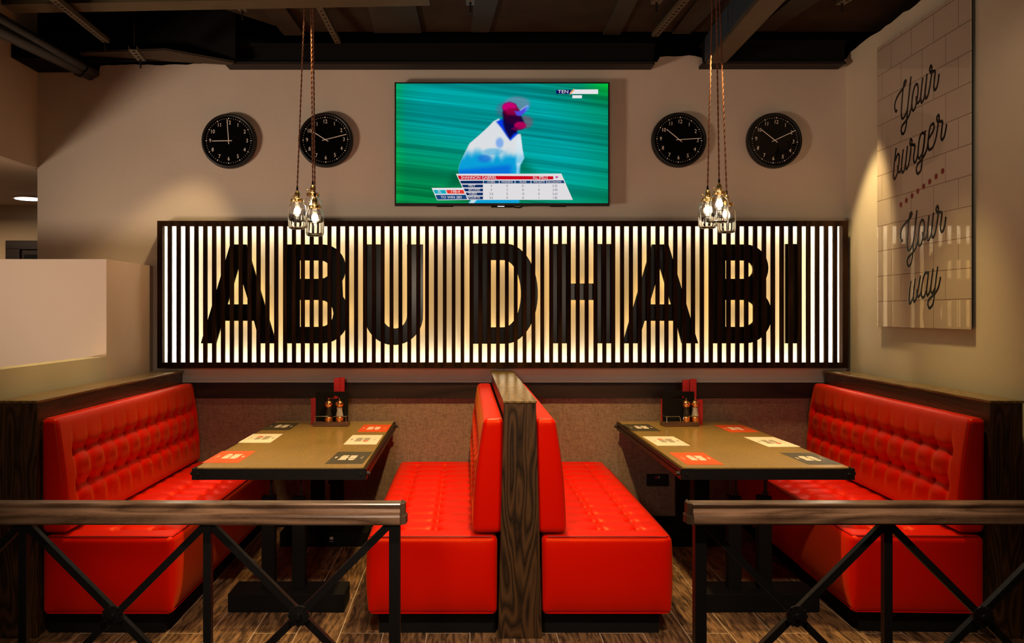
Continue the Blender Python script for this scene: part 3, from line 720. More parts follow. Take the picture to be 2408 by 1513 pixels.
# ------------------------------------------------------------------ CLOCKS
def clock(px, py, r, roll, hour, minute, label):
    t = thing('wall_clock', label, 'clock', P(px, py, WY), 0, 'round black wall clocks')
    t.rotation_euler = (0, roll, 0)
    d = .055; R = r
    prof = [(0, 0), (R*.97, 0), (R, .01), (R*.995, d-.012), (R*.97, d-.002), (R*.93, d), (R*.89, d-.004), (R*.88, d-.014), (0, d-.014)]
    def toY(m): m.v = [(x, -z, y) for x, y, z in m.v]; return m
    toY(MB().lathe(prof, n=72)).build('case', M_black, t, smooth=True)
    toY(MB().lathe([(0, d-.0135), (R*.878, d-.0135), (R*.878, d-.0125), (0, d-.0125)], n=64)).build('dial', M_face, t)
    yb = -(d-.0115)
    m = MB()
    for k in range(60):
        a = 2*PI*k/60; rr = R*.815; q = .0048 if k % 5 == 0 else .0022
        m.cyl((rr*math.sin(a), yb+.0008, rr*math.cos(a)), (rr*math.sin(a), yb-.0004, rr*math.cos(a)), q, n=8)
    m.build('minute_dots', M_mark, t)
    for k in range(1, 13):
        a = 2*PI*k/12; rr = R*.66
        text_mesh('numeral', str(k), M_mark, .040, t, (rr*1.02*math.sin(a), yb, rr*math.cos(a)), depth=.0005, sx=.85)
    def hand(name, ang, ln, tail, w_, y):
        m = MB(); a = Vector((math.sin(ang), 0, math.cos(ang))); m.bar(Vector((0, y, 0))-a*tail, Vector((0, y, 0))+a*ln, w_, .0015, up=(0, 1, 0)); m.build(name, M_mark, t)
    hand('hour_hand', hour, R*.60, R*.12, .0055, yb-.002)
    hand('minute_hand', minute, R*.78, R*.12, .005, yb-.004)
R_ = math.radians
clock(541.5, 334, .204, 0, R_(-91), R_(-4), 'leftmost wall clock, hands at nine and twelve')
clock(767.5, 331.5, .204, R_(-1), R_(-57), R_(77), 'black wall clock behind the left pendant cords')
clock(1594, 331.5, .204, R_(2.5), R_(-53.5), R_(84), 'black wall clock just right of the television')
clock(1817, 333, .206, R_(4.5), R_(-56), R_(60), 'rightmost wall clock, reflecting poster lettering')

# ------------------------------------------------------------------ TELEVISION
TD = 6.27
tv = thing('television', 'large flat television showing a cricket broadcast, above the slatted sign', 'television', P(1180, 340, TD))
tc0 = tv.location
x0, x1, z0, z1 = X(928, TD), X(1433.5, TD), Z(484, TD), Z(193.5, TD)
fx0, fx1, fz0, fz1 = X(931.5, TD), X(1430, TD), Z(478, TD), Z(196.5, TD)
MB().box(x0, x1, TD+.004, TD+.03, z0, z1).box(x0+.15, x1-.15, TD+.03, TD+.06, z0+.1, z1-.1).build('housing', M_blackm, tv, at=tc0)
MB().box(x0+.4, x1-.4, TD+.06, WY-.001, z0+.25, z1-.25).build('wall_bracket', M_black, tv, at=tc0)
MB().box(x0, x1, TD, TD+.004, fz1, z1).box(x0, x1, TD, TD+.004, z0, fz0).box(x0, fx0, TD, TD+.004, fz0, fz1).box(fx1, x1, TD, TD+.004, fz0, fz1).build('bezel', M_black, tv, at=tc0)
MB().box(X(1155, TD), X(1205, TD), TD-.002, TD+.01, Z(488, TD), Z(484, TD)).build('status_light_bar', M_blackm, tv, at=tc0)
MB().box(X(1170, TD), X(1186, TD), TD-.003, TD-.002, Z(486.5, TD), Z(485, TD)).build('status_light', emit('led_white', (.8, .85, 1), 1.5), tv, at=tc0)
for a, b_ in ((1027, 1066), (1294, 1332)): MB().box(X(a, TD), X(b_, TD), TD, TD+.02, Z(486, TD), Z(484, TD)).build('foot_mount', M_blackm, tv, at=tc0)
o = MB().tube([P(1205, 486, TD+.05), P(1213, 488, TD+.05), P(1222, 488.5, TD+.05), P(1228, 486, TD+.05), P(1230, 482, TD+.05)], .005, 6).build('cable', M_blackm, tv, at=tc0)
M_logo = mat('logo_grey', (.10, .10, .10), .4)
text_mesh('maker_name', 'SONY', M_logo, .016, tv, P(1179.5, 481, TD-.001)-tc0, sx=1.4)
# picture on the screen
NX, NZ = 420, 238
px = np.linspace(931.5, 1430, NX); py = np.linspace(478, 196.5, NZ); PXg, PYg = np.meshgrid(px, py)
def sm(x): x = np.clip(x, 0, 1); return x*x*(3-2*x)
rng = np.random.RandomState(3)
def n1d(x, s, seed):
    r_ = np.random.RandomState(seed).rand(2000); q = x/s+1000; i = np.floor(q).astype(int) % 1999; f = sm(q-np.floor(q)); return r_[i]*(1-f)+r_[(i+1) % 1999]*f
v = PYg-.125*PXg-.00002*(PXg-1180)**2
st = .5*n1d(v, 9, 1)+.3*n1d(v+.0*PXg, 3.7, 2)+.2*n1d(v+.03*PXg, 1.9, 5)
cen = np.exp(-(((PXg-1120)/260)**2+((PYg-250)/130)**2)); cr_ = np.exp(-(((PXg-1330)/150)**2+((PYg-400)/120)**2))
gcol = np.array([0, 140, 70.]); tcol = np.array([0, 172, 172.]); lime = np.array([0, 190, 60.])
mixv = np.clip(cen*1.25+.75*cr_, 0, 1)[..., None]
img = gcol*(1-mixv)+tcol*mixv
e_ = sm((960-PXg)/40)*.6+sm((PXg-1350)/90)*sm((260-PYg)/70)*1.1; e_ = np.clip(e_, 0, 1)[..., None]
img = img*(1-e_)+lime*e_
img = img*(.62+.55*st[..., None])
def sdf(poly):
    P_ = np.array(poly, float); d = np.full(PXg.shape, 1e9); ins = np.zeros(PXg.shape, bool)
    for i in range(len(P_)):
        a = P_[i]; b2 = P_[(i+1) % len(P_)]; e = b2-a; wx = PXg-a[0]; wy = PYg-a[1]
        tt = np.clip((wx*e[0]+wy*e[1])/(e@e), 0, 1); d = np.minimum(d, (wx-tt*e[0])**2+(wy-tt*e[1])**2)
        c1_ = (a[1] > PYg) != (b2[1] > PYg)
        with np.errstate(divide='ignore', invalid='ignore'): xi = a[0]+(PYg-a[1])*e[0]/(e[1] if abs(e[1]) > 1e-9 else 1e-9)
        ins ^= c1_ & (PXg < xi)
    d = np.sqrt(d); return np.where(ins, -d, d)
def zp(l): return [(800+a/3.01, b/3.01) for a, b in l]
def paint(mask, col):
    global img
    m_ = mask[..., None]; img = img*(1-m_)+np.array(col, float)*m_
def pm(l, soft): return sm(.5-sdf(zp(l))/soft)
def em(cx_, cy_, rx_, ry_, soft):
    q = np.sqrt(((PXg-cx_)/rx_)**2+((PYg-cy_)/ry_)**2); return sm((1-q)/soft+.5)
paint(.45*pm([(800, 1230), (760, 1330), (900, 1320), (880, 1120), (1280, 1120), (1400, 1240)], 30), (0, 70, 40))
paint(.5*em(1216, 243, 30, 16, .5), (170, 120, 165)); paint(.35*em(1184, 258, 17, 16, .8), (150, 70, 120)); paint(.45*em(1236, 287, 17, 15, .6), (190, 60, 90))
body = [(1125, 838), (1085, 858), (1045, 900), (985, 955), (915, 1015), (880, 1085), (850, 1150), (838, 1190), (842, 1240), (1272, 1240), (1275, 1170), (1302, 1120), (1290, 1055), (1278, 950), (1245, 945), (1200, 990), (1165, 920)]
bmk = pm(body, 3)
paint(bmk, (218, 222, 226))
yy = PYg*3.01; xx = (PXg-800)*3.01
cy_ = bmk*sm((yy-1020-.28*(1190-xx)*sm((xx-960)/120)-40*n1d(xx, 30, 9))/90)*(1-.85*sm((xx-1165)/30)*sm((1130-yy)/60))
paint(cy_, (10, 158, 215))
paint(bmk*.75*sm((yy-1175+.1*(xx-900))/45)*(1-sm((xx-1180)/60)), (5, 95, 215))
paint(.7*bmk*em(1139, 373, 16, 9, .8), (30, 110, 210)); paint(.6*bmk*em(1160, 357, 24, 8, .8), (60, 170, 220)); paint(.7*bmk*em(1175, 336, 9, 12, .8), (90, 150, 235))
for k in range(7): paint(.7*em(1219-.3*k, 385+4.1*k, 4, 1.6, .8), (225, 232, 240))
paint(.6*bmk*sm((xx-1230)/30)*sm((1200-yy)/40)*sm((yy-960)/40), (215, 235, 245))
paint(pm([(1105, 862), (1145, 842), (1260, 945), (1205, 995), (1180, 965), (1140, 905)], 6), (0, 55, 225))
paint(pm([(1150, 800), (1270, 800), (1300, 860), (1310, 900), (1255, 915), (1250, 940), (1228, 948), (1200, 982), (1170, 930), (1155, 880)], 7), (14, 4, 62))
paint(pm([(1152, 760), (1160, 735), (1200, 722), (1240, 735), (1270, 790), (1275, 850), (1230, 880), (1170, 850), (1152, 800)], 6), (58, 0, 42))
paint(em(1198, 252, 17, 11, .45), (196, 0, 110)); paint(.9*em(1206, 263, 18, 9, .7), (145, 0, 62)); paint(.8*em(1206, 282, 16, 11, .8), (40, 0, 52))
paint(.95*em(1223, 295, 14, 9, .5), (182, 0, 88)); paint(.7*em(1216, 303, 14, 4, .6), (120, 0, 70))
vz = pm([(1232, 785), (1262, 788), (1290, 775), (1315, 748), (1338, 748), (1336, 768), (1310, 795), (1275, 822), (1250, 818), (1240, 800)], 4)
paint(vz, (80, 70, 220)); paint(vz*sm((PXg-1232)/8), (70, 150, 225)); paint(.7*pm([(1300, 758), (1322, 744), (1338, 750), (1320, 752), (1305, 765), (1275, 785), (1270, 780)], 3), (190, 190, 245))
paint(pm([(925, 1412), (1270, 1412), (1268, 1442), (905, 1442)], 5), (10, 160, 215)); paint(.9*pm([(930, 1412), (970, 1412), (945, 1442), (908, 1442)], 5), (215, 225, 230))
img = np.clip(img, 0, 255)/255; lin = np.where(img <= .04045, img/12.92, ((img+.055)/1.055)**2.4)
me = bpy.data.meshes.new('screen'); gx = np.linspace(fx0, fx1, NX); gz = np.linspace(fz0, fz1, NZ)
vv = np.zeros((NZ, NX, 3)); vv[..., 0] = gx[None, :]-tc0.x; vv[..., 1] = TD+.002-tc0.y; vv[..., 2] = gz[:, None]-tc0.z
idx = np.arange(NX*NZ).reshape(NZ, NX)
fc = np.stack([idx[:-1, :-1], idx[:-1, 1:], idx[1:, 1:], idx[1:, :-1]], -1).reshape(-1, 4)
me.from_pydata(vv.reshape(-1, 3).tolist(), [], fc.tolist())
ca = me.color_attributes.new('picture', 'FLOAT_COLOR', 'POINT')
ca.data.foreach_set('color', np.concatenate([lin.reshape(-1, 3), np.ones((NX*NZ, 1))], 1).astype(np.float32).ravel())
ms = emit('tv_picture', (1, 1, 1), 1.0); at_ = ms.node_tree.nodes.new('ShaderNodeAttribute'); at_.attribute_name = 'picture'
ms.node_tree.links.new(at_.outputs['Color'], [n for n in ms.node_tree.nodes if n.type == 'EMISSION'][0].inputs[0])
me.materials.append(ms); so = bpy.data.objects.new('screen', me); C.objects.link(so); so.parent = tv
# broadcast graphics
E = {}
def ecol(c):
    if c not in E: E[c] = emit('tv_rgb_%d_%d_%d' % c, s2l(c), 1.0)
    return E[c]
def gz_(a, b_): return (1000+a/5.4727, 380+b_/5.475)     # coordinates read from the 440x120 crop
def patch(name, pl, c, lay): MB().prism([(X(x, TD), Z(y, TD)) for x, y in pl], TD+.0016-lay*.0004, TD+.0019-lay*.0004).build(name, ecol(c), tv, at=tc0)
patch('score_panel', [gz_(395, 158), gz_(1752, 155), gz_(1900, 494), gz_(550, 494)], (222, 220, 222), 0)
patch('score_panel', [gz_(82, 340), gz_(487, 338), gz_(548, 494), gz_(152, 498)], (225, 225, 228), 0)
patch('score_band', [gz_(418, 182), gz_(455, 182), gz_(1648, 190), gz_(1648, 230), gz_(438, 232)], (205, 0, 28), 1)
patch('score_band', [gz_(448, 248), gz_(745, 246), gz_(745, 284), gz_(464, 284)], (12, 38, 92), 1)
for a, b_ in ((752, 948), (956, 1152), (1160, 1357), (1365, 1562)): patch('score_band', [gz_(a, 246), gz_(b_, 246), gz_(b_, 282), gz_(a, 282)], (18, 62, 112), 1)
patch('score_band', [gz_(1570, 244), gz_(1778, 242), gz_(1795, 279), gz_(1570, 280)], (18, 55, 110), 1)
for i, (a, b_) in enumerate(((298, 334), (349, 385), (400, 436), (450, 487))):
    k = (a-158)*.46+395; k2 = (b_-158)*.46+395
    patch('score_band', [gz_(k+12, a), gz_(743, a), gz_(743, b_), gz_(k2+12, b_)], (16, 46, 100), 1)
patch('score_band', [gz_(105, 366), gz_(258, 366), gz_(275, 415), gz_(126, 415)], (28, 170, 190), 1)
patch('score_band', [gz_(268, 366), gz_(490, 366), gz_(508, 414), gz_(286, 414)], (225, 60, 45), 1)
patch('score_band', [gz_(132, 430), gz_(520, 428), gz_(540, 486), gz_(156, 490)], (20, 66, 120), 1)
def tt(body, a, b_, size, c, sx=1.0, al='CENTER'):
    x, y = gz_(a, b_); text_mesh('score_text', body, ecol(c), size, tv, P(x, y, TD-.0002)-tc0+Vector((0, .0004, 0)), depth=.0001, align=al, sx=sx)
WH = (228, 224, 228); NV = (60, 58, 90)
tt('SHANNON GABRIEL', 458, 208, .029, WH, 1.0, 'LEFT'); tt('ALL SPELLS', 1480, 208, .025, WH, .92)
for s_, a in (('OVERS', 848), ('MAIDENS', 1054), ('RUNS', 1258), ('WICKETS', 1464), ('ECONOMY', 1668)): tt(s_, a, 264, .022, WH, .9)
rows = [('FIRST', 315, ('4', '0', '21', '1', '5.25')), ('SECOND', 366, ('4', '2', '8', '0', '2.00')), ('THIRD', 418, ('2.4', '0', '15', '0', '5.63')), ('FOURTH', 468, ('4.2', '0', '8', '1', '1.85'))]
for nm, y, vals in rows:
    tt(nm, 555, y, .023, WH, .95, 'LEFT')
    for s_, a in zip(vals, (850, 1054, 1258, 1464, 1670)): tt(s_, a, y, .024, NV, .9)
tt('SL', 185, 388, .030, WH); tt('198-4', 385, 390, .030, WH); tt('TO WIN 283', 335, 462, .028, WH)
# palm emblem
m = MB()
cx_, cy2 = gz_(1692, 200)
for a in (20, 60, 120, 160, 200, 340): m.bar(P(cx_, cy2, TD-.0001), P(cx_+3.6*math.cos(R_(a)), cy2-2.6*math.sin(R_(a))+.6*(abs(math.cos(R_(a)))), TD-.0001), .004, .0005, up=(0, 1, 0))
m.bar(P(cx_, cy2, TD-.0001), P(cx_-1, cy2+5, TD-.0001), .003, .0005, up=(0, 1, 0)); m.build('team_emblem', ecol((190, 20, 150)), tv, at=tc0)
patch('channel_badge', [(1308, 211), (1344, 211), (1339, 220.6), (1308, 220.6)], (12, 10, 92), 1)
patch('channel_badge', [(1349, 210.5), (1406.5, 210.2), (1406.5, 221), (1342, 221)], (230, 228, 230), 1)
patch('channel_flame', [(1349.5, 208), (1350.3, 213), (1345, 219), (1339, 223), (1341, 217), (1346, 212.5)], (238, 160, 110), 2)
patch('time_badge', [(1346, 224), (1368.5, 224), (1368.5, 231), (1346, 231)], (228, 230, 230), 1)
text_mesh('channel_name', 'TEN', ecol(WH), .034, tv, P(1324.5, 216, TD-.0002)-tc0, depth=.0001, sx=1.25)

# ------------------------------------------------------------------ SLATTED SIGN
SD = 6.24
sg = thing('slatted_sign', 'wide backlit wooden slat sign with the name in tall black letters', 'sign', P(1182, 692, SD)); sc0 = sg.location
sx0, sx1, sz0, sz1 = X(369.5, SD), X(1994.5, SD), Z(866, SD), Z(519.5, SD)
ix0, ix1, iz0, iz1 = X(381.5, SD), X(1981.5, SD), Z(853, SD), Z(532, SD)
yb = WY-.002
for nm, a in (('top_rail', (sx0, sx1, iz1, sz1)), ('bottom_rail', (sx0, sx1, sz0, iz0)), ('side_stile', (sx0, ix0, iz0, iz1)), ('side_stile', (ix1, sx1, iz0, iz1))):
    m = MB().box(a[0], a[1], SD, SD+.022, a[2], a[3])
    if nm == 'top_rail': m.box(sx0, sx1, SD+.022, yb, sz1-.015, sz1)
    if nm == 'bottom_rail': m.box(sx0, sx1, SD+.022, yb, sz0, sz0+.015)
    if nm == 'side_stile' and a[0] == sx0: m.box(sx0, sx0+.015, SD+.022, yb, sz0+.015, sz1-.015)
    if nm == 'side_stile' and a[0] != sx0: m.box(sx1-.015, sx1, SD+.022, yb, sz0+.015, sz1-.015)
    m.build(nm, M_slat, sg, at=sc0)
MB().box(sx0+.015, sx1-.015, yb-.012, yb, sz0+.015, sz1-.015).build('backing_panel', M_panelw, sg, at=sc0)
NG = 77; sw = .0272; pitch = ((ix1-ix0)+sw)/NG
for k in range(NG-1):
    xa = ix0+(k+1)*pitch-sw
    MB().box(xa, xa+sw, SD+.001, SD+.026, iz0-.01, iz1+.01).build('slat', M_slat, sg, at=sc0)
LD = 6.285
M_halo = emit('letter_led', (1, .54, .13), 1.6)
def letter(outer, holes, dx=0):
    def cv(l): return [(X(x+dx, LD), Z(y, LD)) for x, y in l]
    rings = [cv(outer)]+[cv(h) for h in holes]
    bm = bmesh.new()
    for ring in rings:
        vsx = [bm.verts.new((x, 0, z)) for x, z in ring]
        for i in range(len(vsx)): bm.edges.new((vsx[i], vsx[(i+1) % len(vsx)]))
    res = bmesh.ops.triangle_fill(bm, use_beauty=True, use_dissolve=False, edges=bm.edges[:])
    base = bm.copy()
    ex = bmesh.ops.extrude_face_region(bm, geom=bm.faces[:]); vv_ = [g for g in ex['geom'] if isinstance(g, bmesh.types.BMVert)]
    bmesh.ops.translate(bm, vec=(0, .018, 0), verts=vv_); bmesh.ops.recalc_face_normals(bm, faces=bm.faces)
    cx_ = sum(p[0] for p in rings[0])/len(rings[0]); cz_ = sum(p[1] for p in rings[0])/len(rings[0])
    for b_, nm, y, mt in ((bm, 'letter', LD, M_letter), (base, 'led_halo', LD+.0195, M_halo)):
        me = bpy.data.meshes.new(nm)
        for v_ in b_.verts: v_.co.x -= cx_; v_.co.z -= cz_
        if nm == 'led_halo':
            bmesh.ops.recalc_face_normals(b_, faces=b_.faces)
        b_.to_mesh(me); b_.free(); me.materials.append(mt)
        o = bpy.data.objects.new(nm, me); C.objects.link(o)
        if nm == 'letter': o.parent = sg; o.location = Vector((cx_, y, cz_))-sc0; lo = o
        else: o.parent = lo; o.location = (0, .0195, 0)
def arc(cx_, cy_, rx, ry, a0, a1, n=14): return [(cx_+rx*math.cos(R_(a)), cy_-ry*math.sin(R_(a))) for a in np.linspace(a0, a1, n)]
A_o = [(472, 808), (541, 575), (580, 575), (650, 808), (611, 808), (597, 755), (524, 755), (508, 808)]; A_h = [(535, 716), (586, 716), (560.5, 632)]
letter(A_o, [A_h])
def B_(L_, W_):
    R2 = L_+W_
    o_ = [(L_, 808), (L_, 575)]+[(R2-60, 575)]+arc(R2-62, 631, 54, 56, 88, -32, 12)+arc(R2-62, 741, 62, 67, 40, -88, 14)+[(R2-70, 808)]
    h1 = [(L_+38, 656), (L_+38, 613)]+arc(R2-68, 634.5, 24, 21.5, 88, -88, 9)
    h2 = [(L_+38, 769), (L_+38, 706)]+arc(R2-68, 737.5, 31, 31.5, 88, -88, 9)
    letter(o_, [h1, h2])
B_(667, 154)
letter([(857, 575), (899, 575), (899, 730)]+arc(928, 742, 29, 31, 180, 360, 14)+[(957, 730), (957, 575), (995, 575), (995, 730)]+arc(926, 742, 69, 70, 0, -180, 22)[1:-1]+[(857, 742)], [])
letter([(1109, 809), (1109, 573), (1190, 573)]+arc(1188, 691, 77, 118, 85, -85, 24)+[(1190, 809)], [[(1147, 770), (1147, 612), (1185, 612)]+arc(1184, 691, 41, 79, 80, -80, 18)+[(1185, 770)]])
letter([(1298, 808), (1298, 574), (1336, 574), (1336, 667), (1402, 667), (1402, 574), (1440, 574), (1440, 808), (1402, 808), (1402, 706), (1336, 706), (1336, 808)], [])
letter(A_o, [A_h], 992)
B_(1668, 147)
letter([(1847, 574), (1883, 574), (1883, 808), (1847, 808)], [])
def led(name, loc, target, power, sx_, sy_):
    o = area(name, loc, target, power, sx_, sy_, (1, .86, .66)); return o
mxs, mzs = (ix0+ix1)/2, (iz0+iz1)/2; ys_ = SD+.045
led('sign_led_top', (mxs, ys_, iz1+.012), (mxs, ys_+.045, iz1-.10), 7.5, ix1-ix0, .018)
led('sign_led_bottom', (mxs, ys_, iz0-.012), (mxs, ys_+.045, iz0+.10), 7.5, ix1-ix0, .018)
o = led('sign_led_left', (ix0-.008, ys_, mzs), (ix0+.1, ys_+.045, mzs), 5.5, .018, iz1-iz0)
o = led('sign_led_right', (ix1+.008, ys_, mzs), (ix1-.1, ys_+.045, mzs), 5.5, .018, iz1-iz0)

# ------------------------------------------------------------------ POSTER ON THE RIGHT WALL
XP = .031   # stands off the wall
po = thing('wall_poster', 'tall glossy white tile panel with black script lettering on right wall', 'poster', (wr(4.66)-XP, 4.66, 1.504), -math.atan(.03))
LP = (5.788-4.66)*math.sqrt(1+.03**2)
MB().box(-.0, .006, 0, LP, 0, 1.896).build('tile_panel', M_poster, po)
MB().box(.006, .012, .002, LP-.002, .002, 1.894).build('black_edge', M_blackm, po)
for yy_, zz_ in ((.1, .12), (LP-.1, .12), (.1, 1.776), (LP-.1, 1.776)): MB().cyl((.012, yy_, zz_), (XP+.004, yy_, zz_), .012, n=12).build('standoff', M_chrome, po)
xb = wr(4.66)-XP
def pp_(px_, py_):   # photo pixel -> poster plane (distance along, height)
    k = (px_-VX)/F; D = (xb-.03*4.66)/(k-.03); return ((D-4.66)*math.sqrt(1.0009), Z(py_, D)-1.504)
def stroke(m, pts, r=.0095):
    q = smoothpts(pts, 5); m.tube([(-.0008, a, b_) for a, b_ in q], r, 8)
def zc1(l): return [pp_(2090+a/8.407, 140+b_/8.407) for a, b_ in l]
def zc2(l): return [pp_(2090+a/8.9, 260+b_/8.9) for a, b_ in l]
def zc4(l): return [pp_(2120+a/12.1, 610+b_/12.1) for a, b_ in l]
Your = [[(162, 985), (150, 1028), (125, 1000), (118, 900), (150, 780), (210, 670), (275, 580), (320, 500), (342, 440), (333, 415), (307, 450), (288, 560), (270, 720), (256, 900), (248, 1080), (270, 1168), (310, 1130), (350, 1040), (375, 930), (400, 700), (420, 500), (440, 335)],
        [(440, 335), (420, 520), (395, 760), (368, 1000), (350, 1250), (312, 1430), (268, 1470), (245, 1400), (268, 1310), (345, 1205), (405, 1095), (442, 960), (457, 850), (482, 650), (522, 515), (560, 490), (580, 560), (572, 700), (550, 830), (520, 960), (482, 1010), (460, 960), (457, 850)],
        [(545, 722), (545, 800), (565, 858), (602, 830), (632, 740)], [(672, 360), (650, 550), (632, 740), (645, 850), (680, 810), (712, 700), (735, 500), (757, 280)],
        [(735, 480), (718, 640), (730, 768), (770, 720), (805, 570), (835, 380), (850, 265)],
        [(850, 268), (822, 255), (808, 190), (835, 125), (852, 180), (842, 240)], [(842, 245), (922, 225)], [(922, 225), (905, 380), (890, 530), (905, 603), (945, 560), (975, 440), (995, 283)]]
burger = [[(155, 785), (140, 900), (115, 1130), (99, 1350), (115, 1438), (150, 1390), (185, 1280), (213, 1080), (218, 960), (200, 912), (165, 960), (138, 1060)],
          [(185, 1150), (190, 1240), (210, 1295), (245, 1270), (268, 1180)], [(308, 810), (285, 960), (266, 1180), (285, 1300), (320, 1260), (347, 1130), (370, 950), (392, 740)],
          [(370, 950), (352, 1150), (370, 1230), (410, 1150), (440, 1000), (465, 770)], [(470, 750), (448, 705), (447, 640), (470, 602), (485, 650), (475, 720)], [(475, 722), (550, 718)],
          [(550, 718), (535, 850), (517, 1020), (540, 1093), (580, 1030), (610, 900), (627, 700), (660, 530), (710, 467), (748, 500)],
          [(765, 415), (750, 550), (727, 750), (700, 900), (670, 960), (635, 1008), (612, 960), (608, 900)],
          [(765, 415), (738, 720), (705, 950), (690, 1120), (665, 1260), (605, 1325), (577, 1250), (600, 1140), (680, 1040), (750, 930), (800, 800), (832, 600)],
          [(832, 600), (890, 500), (940, 400), (945, 305), (922, 277), (870, 340), (838, 500), (822, 680), (832, 800), (860, 820), (920, 770), (970, 640), (1005, 480), (1037, 260)],
          [(1040, 250), (1013, 215), (1007, 140), (1040, 97), (1055, 150), (1045, 228)], [(1045, 230), (1130, 225)], [(1130, 225), (1110, 400), (1095, 550), (1115, 618), (1160, 550), (1190, 420), (1210, 282)]]
way = [[(268, 610), (235, 820), (212, 1050), (207, 1200), (235, 1268), (280, 1200), (325, 1090)], [(388, 545), (355, 800), (332, 1060), (350, 1208), (400, 1150), (435, 1010), (480, 800), (535, 465)],
       [(430, 860), (435, 1000), (465, 1063), (520, 1020), (555, 920)], [(555, 930), (580, 720), (630, 480), (690, 380), (735, 395), (748, 450)],
       [(765, 335), (738, 600), (705, 850), (680, 960), (640, 1060), (595, 1093), (562, 1030), (555, 930)], [(738, 600), (707, 900), (725, 1030), (770, 990), (812, 880), (850, 600), (895, 270)],
       [(850, 600), (827, 850), (850, 960), (900, 930), (942, 840)], [(1025, 200), (985, 500), (945, 850), (920, 1080), (885, 1280), (800, 1392), (750, 1320), (757, 1190), (830, 1090), (920, 1010), (1000, 900), (1060, 760), (1110, 500)]]
Yq = [zc1(s_) for s_ in Your]
for nm, ss in (('word_your', Yq), ('word_burger', [zc2(s_) for s_ in burger]), ('word_way', [zc4(s_) for s_ in way])):
    m = MB()
    for s_ in ss: stroke(m, s_)
    m.v = [(v_[0]*.12, v_[1], v_[2]) for v_ in m.v]; m.build(nm, M_letter, po, smooth=True)
a1_ = pp_(2142.3, 179.8); a2_ = pp_(2156.5, 494.8); b1_ = pp_(2208.4, 173.9); b2_ = pp_(2224.2, 510.1)
dy_, dz_ = ((a2_[0]-a1_[0])+(b2_[0]-b1_[0]))/2, ((a2_[1]-a1_[1])+(b2_[1]-b1_[1]))/2
m = MB()
for s_ in Yq: stroke(m, [(a+dy_, b_+dz_) for a, b_ in s_])
m.v = [(v_[0]*.12, v_[1], v_[2]) for v_ in m.v]; m.build('word_your', M_letter, po, smooth=True)
M_dot = mat('dot_red', (.22, .004, .006), .4)
for a, b_ in ((258, 1332), (435, 1190), (618, 1043), (803, 893), (995, 737), (1190, 582), (1396, 417), (1607, 242)):
    u, v_ = pp_(2100+a/13.757, 385+b_/13.757); MB().cyl((-.001, u, v_), (.0005, u, v_), .0172, n=24).build('red_dot', M_dot, po)

# ------------------------------------------------------------------ PENDANT JARS
M_fil = emit('filament', (1, .80, .52), 26)
def jarlamp(px_, lidy, D, topx, topy, label, kind=0):
    R0 = .047; base = P(px_, lidy, D)
    t = thing('pendant_lamp', label, 'pendant lamp', base, 0, 'mason jar pendant lamps')
    # jar: outer and inner wall
    outer = [(.0, -.176), (.040, -.176), (.049, -.170), (.054, -.156), (.0545, -.055), (.052, -.038), (.042, -.025), (.0375, -.018), (.0375, -.004)]
    inner = [(.035, -.004), (.035, -.019), (.040, -.027), (.0495, -.040), (.0515, -.056), (.051, -.154), (.046, -.166), (.0, -.169)]
    MB().lathe(outer+inner, n=32).build('jar', M_glass, t, smooth=True)
    MB().lathe([(0, .006), (.037, .006), (.040, .003), (.040, -.010), (.0395, -.012), (.0395, -.0075), (.0, -.0035)], n=32).build('lid', M_gold, t, smooth=True)
    MB().lathe([(0, .006), (.016, .006), (.0175, .010), (.0175, .034), (.015, .040), (.010, .050), (.005, .055), (.005, .060), (0, .060)], n=20).build('socket', M_gold, t, smooth=True)
    MB().cyl((-.017, 0, .024), (-.030, 0, .024), .002, n=8).cyl((-.030, 0, .024), (-.034, 0, .024), .006, n=10).build('switch_key', M_gold, t)
    MB().cyl((0, 0, .058), (0, 0, .078), .006, n=12).build('cord_grip', M_blackm, t)
    b_ = MB().lathe([(.010, -.012), (.011, -.03), (.020, -.048), (.026, -.066), (.025, -.082), (.016, -.095), (0, -.100)], n=20).build('bulb', M_glass, t, smooth=True)
    MB().lathe([(0, -.046), (.009, -.05), (.014, -.066), (.012, -.080), (0, -.086)], n=12).build('filament', M_fil, b_, smooth=True)
    MB().lathe([(0, -.013), (.010, -.013), (.010, -.003), (0, -.003)], n=12).build('bulb_cap', M_gold, b_)
    top_ = P(topx, topy, D)-base; a = Vector((0, 0, .076)); pts_ = []
    if kind: top_ = a+(top_-a)*((3.64-base.z-.076)/(top_.z-.076))
    n = 90
    for ph in (0, PI):
        m = MB(); L_ = (top_-a).length
        m.tube([a+(top_-a)*(i/n*1.0)+Vector((.0028*math.cos(ph+i*1.25), .0028*math.sin(ph+i*1.25), 0)) for i in range(n+1)], .0028, 5)
        m.build('cord', M_cord, t)
    return t
jarlamp(699, 470.5, 5.12, 716, 14, 'left jar lamp of the left pendant cluster')
jarlamp(735.5, 457, 5.21, 731.5, 14, 'upper right jar lamp of the left pendant cluster')
jarlamp(740.5, 486, 5.04, 736.5, 14, 'lowest jar lamp of the left pendant cluster')
jarlamp(1664, 469, 5.12, 1675, 0, 'left jar lamp of the right pendant cluster', 1)
jarlamp(1691, 453.5, 4.98, 1684.5, 0, 'uppermost jar lamp of the right pendant cluster', 1)
jarlamp(1708.5, 480, 5.16, 1692.5, 0, 'lower right jar lamp of the right pendant cluster', 1)
t = thing('ceiling_rose', 'small metal ceiling mount holding the left pendant cords', 'ceiling mount', P(726, 10, 5.1))
MB().cyl((0, 0, 0), (0, 0, .02), .045, n=24).build('plate', M_zinc, t); MB().lathe([(0, -.012), (.006, -.010), (.008, -.004), (.006, 0)], n=12).build('screw', M_chrome, t, smooth=True)
